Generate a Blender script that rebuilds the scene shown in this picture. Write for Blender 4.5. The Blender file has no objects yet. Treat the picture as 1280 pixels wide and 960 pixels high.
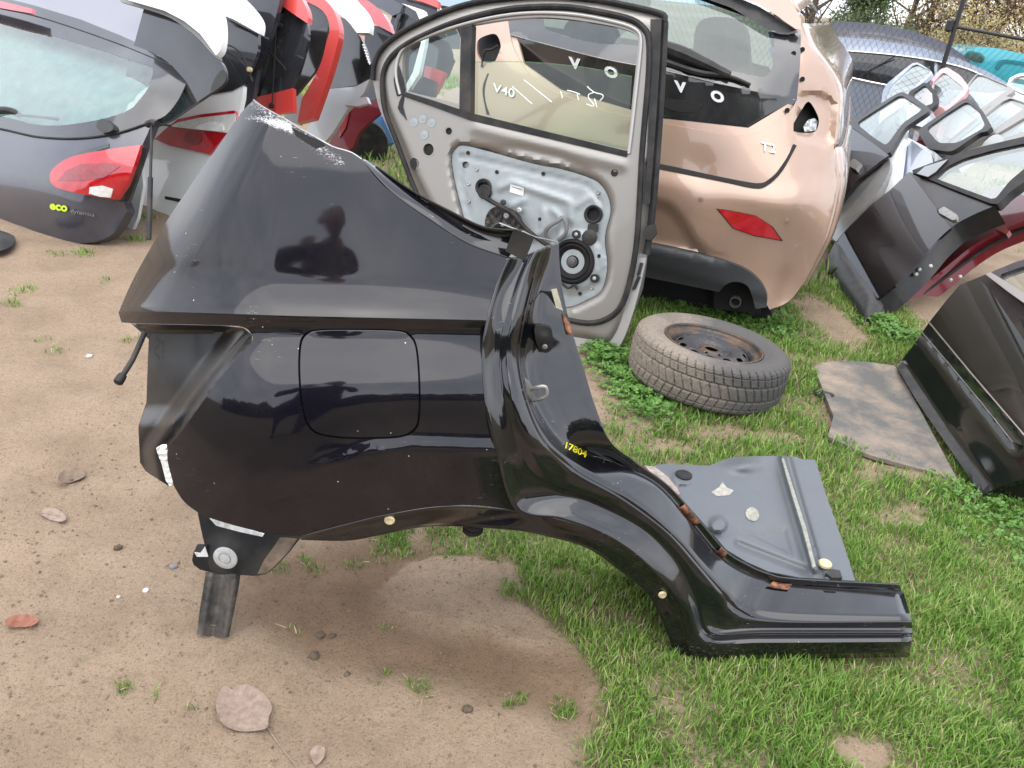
import bpy, bmesh, math, random
import numpy as np
from mathutils import Vector, Matrix
from mathutils.geometry import delaunay_2d_cdt

random.seed(7); RNG = np.random.default_rng(11)
SC = bpy.context.scene
COL = SC.collection
rad = math.radians

# ------------------------------------------------------------------ camera
CAM_H, PITCH, ROLL, FPX = 1.5, rad(27.0), rad(6.0), 980.0
_f = np.array([0, math.cos(PITCH), -math.sin(PITCH)])
_r0 = np.array([1.0, 0, 0]); _u0 = np.cross(_r0, _f)
_R = _r0 * math.cos(ROLL) + _u0 * math.sin(ROLL)
_U = -_r0 * math.sin(ROLL) + _u0 * math.cos(ROLL)
CPOS = np.array([0, 0, CAM_H])
cam = bpy.data.cameras.new('camera'); camo = bpy.data.objects.new('camera', cam); COL.objects.link(camo)
m = Matrix(((_R[0], _U[0], -_f[0], 0), (_R[1], _U[1], -_f[1], 0), (_R[2], _U[2], -_f[2], CAM_H), (0, 0, 0, 1)))
camo.matrix_world = m
cam.sensor_width = 36; cam.lens = FPX / 1280 * 36; cam.clip_start = .05; cam.clip_end = 2000
SC.camera = camo

# ------------------------------------------------------------------ sky, sun, exposure
SUN_EL, SUN_AZ = rad(70), rad(192)          # azimuth clockwise from +Y
w = bpy.data.worlds.new('World'); SC.world = w; w.use_nodes = True
nt = w.node_tree; nt.nodes.clear()
sky = nt.nodes.new('ShaderNodeTexSky'); sky.sky_type = 'NISHITA'; sky.sun_disc = False
sky.sun_elevation = SUN_EL; sky.sun_rotation = SUN_AZ; sky.air_density = 1.0; sky.dust_density = 3.0; sky.ozone_density = 1.0
hs = nt.nodes.new('ShaderNodeHueSaturation'); hs.inputs['Saturation'].default_value = .55
mx = nt.nodes.new('ShaderNodeMix'); mx.data_type = 'RGBA'; mx.inputs[0].default_value = .55
mx.inputs[7].default_value = (10.3, 10.8, 11.9, 1)     # even cloud cover
tcn = nt.nodes.new('ShaderNodeTexCoord'); cl = nt.nodes.new('ShaderNodeTexNoise'); cl.inputs['Scale'].default_value = 3.2; cl.inputs['Detail'].default_value = 6; cl.inputs['Roughness'].default_value = .55; cl.inputs['Distortion'].default_value = .4
nt.links.new(tcn.outputs['Generated'], cl.inputs['Vector'])
cr_ = nt.nodes.new('ShaderNodeValToRGB'); cr_.color_ramp.elements[0].position = .36; cr_.color_ramp.elements[0].color = (8.0, 8.5, 9.8, 1); cr_.color_ramp.elements[1].position = .66; cr_.color_ramp.elements[1].color = (12.9, 13.1, 13.6, 1)
nt.links.new(cl.outputs['Fac'], cr_.inputs[0]); nt.links.new(cr_.outputs[0], mx.inputs[7])      # broken overcast
bg = nt.nodes.new('ShaderNodeBackground'); bg.inputs['Strength'].default_value = .132
wo = nt.nodes.new('ShaderNodeOutputWorld')
nt.links.new(sky.outputs[0], hs.inputs['Color']); nt.links.new(hs.outputs[0], mx.inputs[6])
nt.links.new(mx.outputs[2], bg.inputs['Color']); nt.links.new(bg.outputs[0], wo.inputs[0])
sl = bpy.data.lights.new('sun', 'SUN'); sl.energy = 1.15; sl.angle = rad(85); sl.color = (1, .96, .9)
so = bpy.data.objects.new('sun', sl); COL.objects.link(so)
sd = Vector((math.sin(SUN_AZ) * math.cos(SUN_EL), math.cos(SUN_AZ) * math.cos(SUN_EL), math.sin(SUN_EL)))
so.rotation_euler = sd.to_track_quat('Z', 'Y').to_euler()
so.location = (0, -5, 8)
SC.view_settings.view_transform = 'Standard'; SC.view_settings.look = 'None'
SC.view_settings.exposure = 1.12; SC.view_settings.gamma = 1
SC.render.engine = 'CYCLES'
try:
    SC.cycles.max_bounces = 10; SC.cycles.transparent_max_bounces = 24; SC.cycles.caustics_reflective = False; SC.cycles.caustics_refractive = False
except Exception: pass

# ------------------------------------------------------------------ geometry helpers
def rays(xy):
    xy = np.asarray(xy, float).reshape(-1, 2)
    return _f[None] + _R[None] * ((xy[:, :1] - 640) / FPX) - _U[None] * ((xy[:, 1:2] - 480) / FPX)
def G(x, y, z=0.0):                                   # point at height z that the photograph shows at x, y
    d = rays([(x, y)])[0]; return CPOS + d * ((z - CAM_H) / d[2])
def proj(P):
    q = np.asarray(P, float).reshape(-1, 3) - CPOS
    z = q @ _f
    return np.stack([640 + FPX * (q @ _R) / z, 480 - FPX * (q @ _U) / z], 1)
class Pl:                                             # a plane in the yard: origin, along, up, normal toward the viewer
    def __init__(s, O, u, v):
        s.O = np.array(O, float); s.u = np.array(u, float) / np.linalg.norm(u)
        v = np.array(v, float); v -= s.u * (v @ s.u); s.v = v / np.linalg.norm(v)
        s.n = np.cross(s.u, s.v)
        if s.n @ (CPOS - s.O) < 0: s.n = -s.n
    @classmethod
    def base(c, a, b, lean=0.0, z=0.0):               # stands on the ground line a-b (pixels), leaning back
        A, B = G(*a, z), G(*b, z); u = B - A; u /= np.linalg.norm(u)
        n = np.cross(u, [0, 0, 1.]); n = n if n @ (CPOS - A) > 0 else -n
        v = np.array([0, 0, 1.]) * math.cos(rad(lean)) - n * math.sin(rad(lean))
        return c(A, u, v)
    @classmethod
    def yaw(c, p, z, yaw, lean=0.0):                  # passes the point seen at pixel p at height z
        A = G(*p, z); u = np.array([math.cos(rad(yaw)), math.sin(rad(yaw)), 0])
        n = np.cross(u, [0, 0, 1.]); n = n if n @ (CPOS - A) > 0 else -n
        v = np.array([0, 0, 1.]) * math.cos(rad(lean)) - n * math.sin(rad(lean))
        return c(A, u, v)
    def P(s, xy, d=0.0):
        r = rays(xy); d = np.broadcast_to(np.asarray(d, float), (len(r),))
        t = ((s.O - CPOS) @ s.n + d) / (r @ s.n)
        return CPOS + r * t[:, None]
    def one(s, x, y, d=0.0): return s.P([(x, y)], d)[0]
    def ppm(s, x, y):                                 # pixels per metre at a point of the plane
        return FPX / ((s.one(x, y) - CPOS) @ _f)

def catmull(pts, n, closed=False):
    p = np.asarray(pts, float); N = len(p)
    if N == 2: return p[0] + (p[1] - p[0]) * np.linspace(0, 1, n)[:, None]
    if closed:
        t = np.linspace(0, N, n, endpoint=False); i = np.floor(t).astype(int) % N; f = (t - np.floor(t))[:, None]
        a, b, c, d = p[(i - 1) % N], p[i], p[(i + 1) % N], p[(i + 2) % N]
    else:
        q = np.vstack([2 * p[0] - p[1], p, 2 * p[-1] - p[-2]])
        t = np.linspace(0, N - 1, n); i = np.minimum(np.floor(t).astype(int), N - 2); f = (t - i)[:, None]
        a, b, c, d = q[i], q[i + 1], q[i + 2], q[i + 3]
    return .5 * (2 * b + (c - a) * f + (2 * a - 5 * b + 4 * c - d) * f ** 2 + (3 * b - a - 3 * c + d) * f ** 3)
def spl(pts, k=5): return [tuple(q) for q in catmull(pts, (len(pts) - 1) * k + 1)]
def cspl(pts, k=5): return [tuple(q) for q in catmull(pts, len(pts) * k, True)]
def inpoly(xy, poly):
    xy = np.asarray(xy, float); p = np.asarray(poly, float); x, y = xy[:, 0], xy[:, 1]
    r = np.zeros(len(xy), bool); j = len(p) - 1
    for i in range(len(p)):
        c = ((p[i, 1] > y) != (p[j, 1] > y))
        with np.errstate(divide='ignore', invalid='ignore'):
            xi = (p[j, 0] - p[i, 0]) * (y - p[i, 1]) / (p[j, 1] - p[i, 1] + 1e-12) + p[i, 0]
        r ^= c & (x < xi); j = i
    return r
def segdist(xy, poly, closed=True):
    xy = np.asarray(xy, float); p = np.asarray(poly, float); best = np.full(len(xy), 1e9)
    n = len(p)
    for i in range(n if closed else n - 1):
        a, b = p[i], p[(i + 1) % n]; ab = b - a
        t = np.clip(((xy - a) @ ab) / (ab @ ab + 1e-12), 0, 1)
        best = np.minimum(best, np.linalg.norm(xy - a - t[:, None] * ab, axis=1))
    return best
def chaikin(p, it=2, k=.12):
    p = np.asarray(p, float)
    for _ in range(it):
        q = np.roll(p, -1, 0); p = np.stack([p * (1 - k) + q * k, p * k + q * (1 - k)], 1).reshape(-1, 2)
    return [tuple(v) for v in p]
def resamp(poly, step):
    out = []; n = len(poly)
    for i in range(n):
        a, b = np.array(poly[i], float), np.array(poly[(i + 1) % n], float)
        k = max(1, int(math.ceil(np.linalg.norm(b - a) / step)))
        for j in range(k): out.append(a + (b - a) * j / k)
    res = [out[0]]
    for q in out[1:]:
        if np.linalg.norm(q - res[-1]) > .05: res.append(q)
    if np.linalg.norm(res[0] - res[-1]) < .05: res.pop()
    return np.array(res)
def link(o, parent=None):
    COL.objects.link(o)
    if parent is not None: o.parent = parent
    return o
def mesh(name, V, F, mat, parent=None, smooth=True, sharp=38):
    me = bpy.data.meshes.new(name)
    me.from_pydata([tuple(map(float, v)) for v in V], [], [tuple(map(int, f)) for f in F])
    if mat is not None:
        for q in (mat if isinstance(mat, (list, tuple)) else [mat]): me.materials.append(q)
    me.update()
    if smooth:
        me.shade_smooth()
        if sharp: me.set_sharp_from_angle(angle=rad(sharp))
    return link(bpy.data.objects.new(name, me), parent)
def fixn(o):
    bm = bmesh.new(); bm.from_mesh(o.data); bmesh.ops.recalc_face_normals(bm, faces=bm.faces); bm.to_mesh(o.data); bm.free(); return o
def cdt(outline, holes=(), step=6, inner=True, extra=()):
    ol = resamp(outline, step); hl = [resamp(h, step) for h in holes]
    pts = [tuple(p) for p in ol]; ed = [(i, (i + 1) % len(ol)) for i in range(len(ol))]
    for h in hl:
        o = len(pts); pts += [tuple(p) for p in h]; ed += [(o + i, o + (i + 1) % len(h)) for i in range(len(h))]
    if inner:
        lo, hi = ol.min(0), ol.max(0)
        gx, gy = np.meshgrid(np.arange(lo[0] + step / 2, hi[0], step), np.arange(lo[1] + step / 2, hi[1], step))
        gx[1::2] += step / 2
        g = np.stack([gx.ravel(), gy.ravel()], 1)
        if len(g):
            k = inpoly(g, ol) & (segdist(g, ol) > .5 * step)
            for ex in extra: k &= segdist(g, ex, False) > .55 * step
            for h in hl: k &= ~inpoly(g, h) & (segdist(g, h) > .5 * step)
            pts += [tuple(p) for p in g[k]]
    for ex in extra:
        q = np.vstack([np.linspace(a, b, max(2, int(math.hypot(*(np.subtract(b, a))) / step) + 1))[:-1] for a, b in zip(np.array(ex[:-1], float), np.array(ex[1:], float))] + [np.array(ex[-1:], float)])
        kk = inpoly(q, ol) & (segdist(q, ol) > .4)
        for h in hl: kk &= ~inpoly(q, h) & (segdist(q, h) > .4)
        prev = None
        for p, f in zip(q, kk):
            if f:
                pts.append(tuple(p))
                if prev is not None: ed.append((prev, len(pts) - 1))
                prev = len(pts) - 1
            else: prev = None
    vs, es, fs, *_ = delaunay_2d_cdt([Vector(p) for p in pts], ed, [], 0, 1e-5)
    xy = np.array([(v.x, v.y) for v in vs]); F = np.array([tuple(f) for f in fs])
    q = xy[F]; ar = np.abs(np.cross(q[:, 1] - q[:, 0], q[:, 2] - q[:, 0])); c = q.mean(1); k = inpoly(c, ol) & (ar > 2e-3 * step ** 2 if step < 1e5 else ar > 1e-3)
    for h in hl: k &= ~inpoly(c, h)
    F = F[k]; used = np.unique(F); mp = -np.ones(len(xy), int); mp[used] = np.arange(len(used))
    return xy[used], mp[F]
def relief(name, pl, outline, dfn, mat, parent=None, holes=(), step=6, thick=.003, sharp=38, attr=None, extra=()):
    """sheet with an outline traced on plane pl, pressed to the relief dfn (metres toward the viewer), with real thickness"""
    xy, F = cdt(outline, holes, step, True, extra)
    d = dfn(xy[:, 0], xy[:, 1]) if callable(dfn) else np.full(len(xy), float(dfn))
    P = pl.P(xy, d)
    tri = P[F]; nn = np.cross(tri[:, 1] - tri[:, 0], tri[:, 2] - tri[:, 0])
    if (nn @ pl.n).sum() < 0: F = F[:, ::-1].copy()
    n = len(P); V = P; FF = [tuple(f) for f in F]
    if thick:
        V = np.vstack([P, P - pl.n * thick]); FF += [(a + n, c + n, b + n) for a, b, c in F]
        cnt = {}
        for a, b, c in F:
            for e in ((a, b), (b, c), (c, a)): cnt[e] = 1
        for (a, b) in list(cnt):
            if (b, a) not in cnt: FF.append((b, a, a + n, b + n))
    o = mesh(name, V, FF, mat, parent, True, sharp)
    if attr:
        for an, fn in attr.items():
            at = o.data.attributes.new(an, 'FLOAT', 'POINT'); v = fn(xy[:, 0], xy[:, 1])
            at.data.foreach_set('value', np.concatenate([v] * (2 if thick else 1)).astype(np.float32))
    return o
def tps(ctrl, lam=1e-4):
    c = np.asarray(ctrl, float); s = 100.0; X = c[:, :2] / s; n = len(X)
    def U(r2): return np.where(r2 > 0, r2 * np.log(r2 + 1e-12), 0)
    r2 = ((X[:, None] - X[None]) ** 2).sum(-1)
    A = np.zeros((n + 3, n + 3)); A[:n, :n] = U(r2) + lam * np.eye(n); A[:n, n] = 1; A[:n, n + 1:] = X; A[n, :n] = 1; A[n + 1:, :n] = X.T
    w = np.linalg.solve(A, np.concatenate([c[:, 2], np.zeros(3)]))
    def f(x, y):
        Q = np.stack([np.ravel(x), np.ravel(y)], 1) / s
        return U(((Q[:, None] - X[None]) ** 2).sum(-1)) @ w[:n] + w[n] + Q @ w[n + 1:]
    return f
def sstep(e0, e1, x):
    t = np.clip((x - e0) / (e1 - e0), 0, 1); return t * t * (3 - 2 * t)
def gridmesh(name, Vg, mat, parent=None, sharp=38, thick=0):
    a, b = Vg.shape[:2]; V = Vg.reshape(-1, 3)
    F = [(i * b + j, i * b + j + 1, (i + 1) * b + j + 1, (i + 1) * b + j) for i in range(a - 1) for j in range(b - 1)]
    o = mesh(name, V, F, mat, parent, True, sharp)
    if thick:
        md = o.modifiers.new('thickness', 'SOLIDIFY'); md.thickness = thick; md.offset = 0
    return o
def loft(name, rails, mat, parent=None, ns=90, nc=4, sharp=38, thick=0, cross='smooth'):
    R = np.array([catmull(r, ns) for r in rails])          # rails x stations x 3
    k = len(rails)
    if cross == 'smooth' and k > 2: g = np.array([catmull(R[:, i], (k - 1) * nc + 1) for i in range(ns)])
    else:
        t = np.linspace(0, k - 1, (k - 1) * nc + 1); i0 = np.minimum(np.floor(t).astype(int), k - 2); f = (t - i0)[:, None, None]
        g = (R[i0] * (1 - f) + R[i0 + 1] * f).transpose(1, 0, 2)
    return gridmesh(name, g, mat, parent, sharp, thick)
def tube(name, pts, r, mat, parent=None, n=8, k=4, closed=False, caps=True, flat=1.0):
    p = np.asarray(pts, float)
    if k > 1 and len(p) > 2: p = catmull(p, (len(p) * k if closed else (len(p) - 1) * k + 1), closed)
    N = len(p); rr = np.broadcast_to(np.asarray(r, float), (N,)) if np.ndim(r) == 0 else np.interp(np.linspace(0, 1, N), np.linspace(0, 1, len(r)), r)
    V = []; up = np.array([.13, .2, .97])
    for i in range(N):
        a, b = (p[(i - 1) % N], p[(i + 1) % N]) if closed else (p[max(i - 1, 0)], p[min(i + 1, N - 1)])
        t = b - a; t /= np.linalg.norm(t) + 1e-12
        s = np.cross(t, up)
        if np.linalg.norm(s) < .05: s = np.cross(t, [1, 0, 0])
        s /= np.linalg.norm(s); q = np.cross(s, t); up = q
        for j in range(n):
            an = 2 * math.pi * j / n; V.append(p[i] + rr[i] * (s * math.cos(an) * flat + q * math.sin(an)))
    F = []
    for i in range(N if closed else N - 1):
        for j in range(n):
            a, b = i * n + j, i * n + (j + 1) % n; c, d = ((i + 1) % N) * n + (j + 1) % n, ((i + 1) % N) * n + j
            F.append((a, b, c, d))
    if caps and not closed:
        F.append(tuple(range(n))[::-1]); F.append(tuple((N - 1) * n + j for j in range(n)))
    return fixn(mesh(name, V, F, mat, parent))
def lathe(name, O, axis, prof, mat, parent=None, n=32, sharp=35, refx=None, caps=True):
    """profile [(radius, height)] turned about axis through O"""
    ax = np.array(axis, float); ax /= np.linalg.norm(ax)
    s = np.cross(ax, [.3, .2, .9] if refx is None else refx); s /= np.linalg.norm(s); q = np.cross(ax, s)
    V = []; F = []
    for r, h in prof:
        for j in range(n):
            an = 2 * math.pi * j / n; V.append(np.array(O) + ax * h + r * (s * math.cos(an) + q * math.sin(an)))
    for i in range(len(prof) - 1):
        for j in range(n): F.append((i * n + j, i * n + (j + 1) % n, (i + 1) * n + (j + 1) % n, (i + 1) * n + j))
    if caps and prof[0][0] > 1e-6: F.append(tuple(range(n))[::-1])
    if caps and prof[-1][0] > 1e-6: F.append(tuple((len(prof) - 1) * n + j for j in range(n)))
    return fixn(mesh(name, V, F, mat, parent, True, sharp))
def extr(name, pl, poly, d0, d1, mat, parent=None, bev=.0, sharp=30):
    """solid prism traced on plane pl between offsets d0 (far) and d1 (near)"""
    xy, F = cdt(poly, (), 1e6, False)
    return relief(name, pl, poly, d1, mat, parent, step=1e6, thick=d1 - d0, sharp=sharp)
def thing(name, label, cat, group=None, loc=None):
    o = bpy.data.objects.new(name, None); o.empty_display_size = .1; COL.objects.link(o)
    tag(o, label, cat, group); return o
def tag(o, label, cat, group=None):
    o['label'] = label; o['category'] = cat
    if group: o['group'] = group
    return o
def struct(o): o['kind'] = 'structure'; return o
def circ(cx, cy, rx, ry=None, n=20, rot=0):
    ry = rx if ry is None else ry; c, s = math.cos(rad(rot)), math.sin(rad(rot)); out = []
    for i in range(n):
        a = 2 * math.pi * i / n; x, y = rx * math.cos(a), ry * math.sin(a); out.append((cx + x * c - y * s, cy + x * s + y * c))
    return out
def text(name, s, pl, x0, y0, ex, ey, d, t, mat, parent, bold=0.0, space=1.0):
    """raised lettering: ex, ey = pixel vectors of one em along and up"""
    cu = bpy.data.curves.new('tmp', 'FONT'); cu.body = s; cu.size = 1; cu.extrude = .5; cu.offset = bold; cu.space_character = space; cu.resolution_u = 3
    ob = bpy.data.objects.new('tmp', cu); COL.objects.link(ob)
    dg = bpy.context.evaluated_depsgraph_get(); me = bpy.data.meshes.new_from_object(ob.evaluated_get(dg))
    bpy.data.objects.remove(ob)
    v = np.array([q.co[:] for q in me.vertices])
    xy = np.stack([x0 + v[:, 0] * ex[0] + v[:, 1] * ey[0], y0 + v[:, 0] * ex[1] + v[:, 1] * ey[1]], 1)
    dd = (d(xy[:, 0], xy[:, 1]) if callable(d) else d) + np.where(v[:, 2] > 0, t, 0)
    P = pl.P(xy, dd)
    for q, p in zip(me.vertices, P): q.co = p
    me.name = name; me.materials.clear(); me.materials.append(mat); me.update()
    return link(bpy.data.objects.new(name, me), parent)

# ------------------------------------------------------------------ materials
def nmat(name):
    mt = bpy.data.materials.new(name); mt.use_nodes = True; t = mt.node_tree
    return mt, t, t.nodes['Principled BSDF']
def nd(t, typ, **kw):
    n = t.nodes.new(typ)
    for k, v in kw.items(): setattr(n, k, v)
    return n
def ramp(t, fac, stops):
    r = nd(t, 'ShaderNodeValToRGB'); e = r.color_ramp.elements
    while len(e) < len(stops): e.new(.5)
    for q, (p, c) in zip(e, stops): q.position = p; q.color = (*c, 1) if len(c) == 3 else c
    t.links.new(fac, r.inputs[0]); return r.outputs[0]
def noise(t, scale, detail=4, rough=.55, vec=None, dist=0):
    n = nd(t, 'ShaderNodeTexNoise'); n.inputs['Scale'].default_value = scale; n.inputs['Detail'].default_value = detail
    n.inputs['Roughness'].default_value = rough; n.inputs['Distortion'].default_value = dist
    if vec is not None: t.links.new(vec, n.inputs['Vector'])
    return n.outputs['Fac']
def gco(t): return nd(t, 'ShaderNodeNewGeometry').outputs['Position']
def mix(t, fac, a, b):
    n = nd(t, 'ShaderNodeMix', data_type='RGBA')
    for s, v in ((0, fac), (6, a), (7, b)):
        if isinstance(v, (int, float)): n.inputs[s].default_value = v
        elif isinstance(v, tuple): n.inputs[s].default_value = (*v, 1)[:4]
        else: t.links.new(v, n.inputs[s])
    return n.outputs[2]
def mth(t, op, a, b=0.0):
    n = nd(t, 'ShaderNodeMath', operation=op)
    for s, v in ((0, a), (1, b)):
        if isinstance(v, (int, float)): n.inputs[s].default_value = v
        else: t.links.new(v, n.inputs[s])
    return n.outputs[0]
def bump(t, b, h, strength, dist):
    n = nd(t, 'ShaderNodeBump'); n.inputs['Strength'].default_value = strength; n.inputs['Distance'].default_value = dist
    t.links.new(h, n.inputs['Height']); t.links.new(n.outputs[0], b.inputs['Normal'])
def plain(name, col, rough=.5, metal=0, var=.12, scale=30, bumpd=0, dust=0, dustc=(.32, .27, .21), coat=0, spec=.5):
    mt, t, b = nmat(name); P = gco(t)
    n1 = noise(t, scale, 4, .6, P); n2 = noise(t, scale * .17, 3, .5, P)
    c = mix(t, ramp(t, n1, [(.35, (0, 0, 0)), (.7, (1, 1, 1))]), tuple(max(0, q * (1 - var)) for q in col), tuple(min(1, q * (1 + var)) for q in col))
    if dust:
        f = mth(t, 'MULTIPLY', ramp(t, n2, [(.4, (0, 0, 0)), (.75, (1, 1, 1))]), dust)
        c = mix(t, f, c, dustc)
        t.links.new(mth(t, 'ADD', mth(t, 'MULTIPLY', f, .5), rough), b.inputs['Roughness'])
    else: b.inputs['Roughness'].default_value = rough
    t.links.new(c, b.inputs['Base Color']); b.inputs['Metallic'].default_value = metal
    b.inputs['Coat Weight'].default_value = coat; b.inputs['Coat Roughness'].default_value = .04; b.inputs['Specular IOR Level'].default_value = spec
    if bumpd: bump(t, b, n1, .6, bumpd)
    return mt
def paint(name, col, metal=.0, rough=.32, dust=.12, dustc=(.30, .26, .21), coat=1.0, wav=.0006, specks=0.0, scuff=False, spec=.5, cior=1.5):
    mt, t, b = nmat(name); P = gco(t)
    fl = noise(t, 900, 2, .6, P); big = noise(t, 3.5, 5, .65, P); fine = noise(t, 45, 5, .75, P)
    c = mix(t, fl, tuple(q * .85 for q in col), tuple(min(1, q * 1.15) for q in col))
    f = mth(t, 'MULTIPLY', mth(t, 'MULTIPLY', ramp(t, big, [(.38, (0, 0, 0)), (.72, (1, 1, 1))]), ramp(t, fine, [(.3, (.25,) * 3), (.75, (1, 1, 1))])), dust)
    c = mix(t, f, c, dustc)
    if specks:
        v = nd(t, 'ShaderNodeTexVoronoi'); v.inputs['Scale'].default_value = 26; v.inputs['Randomness'].default_value = 1; t.links.new(P, v.inputs['Vector'])
        sp = ramp(t, v.outputs['Distance'], [(.0, (1, 1, 1)), (specks, (1, 1, 1)), (specks + .012, (0, 0, 0))])
        keep = ramp(t, noise(t, 7, 2, .5, P), [(.53, (0, 0, 0)), (.56, (1, 1, 1))])
        mps = nd(t, 'ShaderNodeMapping'); mps.inputs['Scale'].default_value = (14, 14, 260); mps.inputs['Rotation'].default_value = (0, .35, 0); t.links.new(P, mps.inputs[0])
        scr = mth(t, 'MULTIPLY', ramp(t, noise(t, 3, 2, .5, mps.outputs[0]), [(.70, (0, 0, 0)), (.74, (.5, .5, .5))]), ramp(t, noise(t, 5, 3, .6, P), [(.5, (0, 0, 0)), (.62, (1, 1, 1))]))
        sp = mth(t, 'MAXIMUM', sp, scr)
        f2 = mth(t, 'MULTIPLY', sp, keep); c = mix(t, f2, c, (.62, .6, .55)); f = mth(t, 'MAXIMUM', f, f2)
    if scuff:
        at = nd(t, 'ShaderNodeAttribute', attribute_name='scuff').outputs['Fac']
        mpn = nd(t, 'ShaderNodeMapping'); mpn.inputs['Scale'].default_value = (30, 30, 110); mpn.inputs['Rotation'].default_value = (0, .55, 0); t.links.new(P, mpn.inputs[0])
        s1 = noise(t, 5, 6, .8, mpn.outputs[0]); s2 = mth(t, 'ADD', s1, mth(t, 'MULTIPLY', at, .34))
        f3 = mth(t, 'MULTIPLY', ramp(t, s2, [(.80, (0, 0, 0)), (.86, (.9, .9, .9))]), ramp(t, at, [(.02, (0, 0, 0)), (.12, (1, 1, 1))])); c = mix(t, f3, c, (.6, .6, .6)); f = mth(t, 'MAXIMUM', f, f3)
    t.links.new(c, b.inputs['Base Color'])
    t.links.new(mth(t, 'ADD', mth(t, 'MULTIPLY', f, .35), rough), b.inputs['Roughness'])
    b.inputs['Metallic'].default_value = metal; b.inputs['Specular IOR Level'].default_value = spec; b.inputs['Coat IOR'].default_value = cior
    t.links.new(mth(t, 'SUBTRACT', coat, mth(t, 'MULTIPLY', f, coat * .8)), b.inputs['Coat Weight'])
    t.links.new(mth(t, 'ADD', mth(t, 'MULTIPLY', fine, .07), .02), b.inputs['Coat Roughness'])
    if wav:
        n = nd(t, 'ShaderNodeBump'); n.inputs['Strength'].default_value = .35; n.inputs['Distance'].default_value = wav
        t.links.new(noise(t, 9, 2, .5, P), n.inputs['Height']); t.links.new(n.outputs[0], b.inputs['Coat Normal']); t.links.new(n.outputs[0], b.inputs['Normal'])
    return mt
def glass(name, tint=(.78, .93, .88), ior=1.75, rough=.0, dirt=.06):
    mt, t, b = nmat(name); t.nodes.remove(b); out = t.nodes['Material Output']; P = gco(t)
    tr = nd(t, 'ShaderNodeBsdfTransparent'); tr.inputs[0].default_value = (*tint, 1)
    gl = nd(t, 'ShaderNodeBsdfGlossy'); gl.inputs['Roughness'].default_value = rough + .01; gl.inputs[0].default_value = (.95, 1, .98, 1)
    fr = nd(t, 'ShaderNodeFresnel'); fr.inputs[0].default_value = ior
    m1 = nd(t, 'ShaderNodeMixShader'); t.links.new(fr.outputs[0], m1.inputs[0]); t.links.new(tr.outputs[0], m1.inputs[1]); t.links.new(gl.outputs[0], m1.inputs[2])
    df = nd(t, 'ShaderNodeBsdfDiffuse'); df.inputs[0].default_value = (.5, .5, .46, 1)
    m2 = nd(t, 'ShaderNodeMixShader'); f = mth(t, 'MULTIPLY', ramp(t, noise(t, 14, 6, .7, P), [(.3, (.15,) * 3), (.8, (1, 1, 1))]), dirt)
    t.links.new(f, m2.inputs[0]); t.links.new(m1.outputs[0], m2.inputs[1]); t.links.new(df.outputs[0], m2.inputs[2]); t.links.new(m2.outputs[0], out.inputs[0])
    return mt
M = {}
M['black'] = paint('black_paint', (.0048, .0042, .0078), rough=.25, dust=.07, dustc=(.2, .17, .13), specks=.030, scuff=True, spec=.02, cior=1.50)
M['black2'] = paint('black_jamb_paint', (.0035, .0035, .0055), rough=.22, dust=.07, dustc=(.25, .22, .18), specks=.016, spec=.05, cior=1.62)
M['blackplain'] = plain('black_plastic', (.018, .018, .019), .42, var=.2, scale=60, dust=.10, spec=.22)
M['seal'] = plain('rubber_seal', (.014, .014, .015), .55, var=.2, scale=80, dust=.08, spec=.2)
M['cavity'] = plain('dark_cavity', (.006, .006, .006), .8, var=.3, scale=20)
M['white_seal'] = plain('white_sealant', (.68, .68, .66), .6, var=.18, scale=90, bumpd=.002, dust=.35)
M['galv'] = plain('galvanised_steel', (.28, .305, .31), .5, metal=.75, var=.1, scale=14, dust=.1, dustc=(.5, .5, .47))
M['zinc'] = plain('worn_steel', (.33, .33, .32), .45, metal=.7, var=.25, scale=40, dust=.35)
mt, t, b = nmat('rusty_steel'); P = gco(t); n1 = noise(t, 38, 5, .7, P)
t.links.new(ramp(t, n1, [(.40, (.006, .006, .006)), (.47, (.05, .02, .01)), (.55, (.2, .075, .03)), (.75, (.32, .14, .06))]), b.inputs['Base Color']); b.inputs['Roughness'].default_value = .7; bump(t, b, n1, .6, .002)
M['rust'] = mt
M['brass'] = plain('yellow_plug', (.5, .42, .24), .5, var=.2, scale=60)
M['chrome'] = plain('chrome', (.8, .8, .8), .1, metal=1, var=.03, scale=30)
M['white_letter'] = plain('white_lettering', (.85, .86, .87), .25, metal=.3, var=.03)
M['yellow'] = plain('yellow_marker', (.8, .75, .02), .6, var=.1, scale=200)

from mathutils.bvhtree import BVHTree
def caster(o):
    """points of an object's surface that the photograph shows at given pixels"""
    dg = bpy.context.evaluated_depsgraph_get(); bv = BVHTree.FromObject(o, dg)
    def f(xy, off=0.0):
        out = []
        for d in rays(xy):
            h = bv.ray_cast(Vector(CPOS), Vector(d).normalized())
            out.append(np.array(h[0]) - d / np.linalg.norm(d) * off if h[0] is not None else None)
        g = [q for q in out if q is not None]
        return np.array([q if q is not None else g[0] for q in out])
    return f
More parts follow.
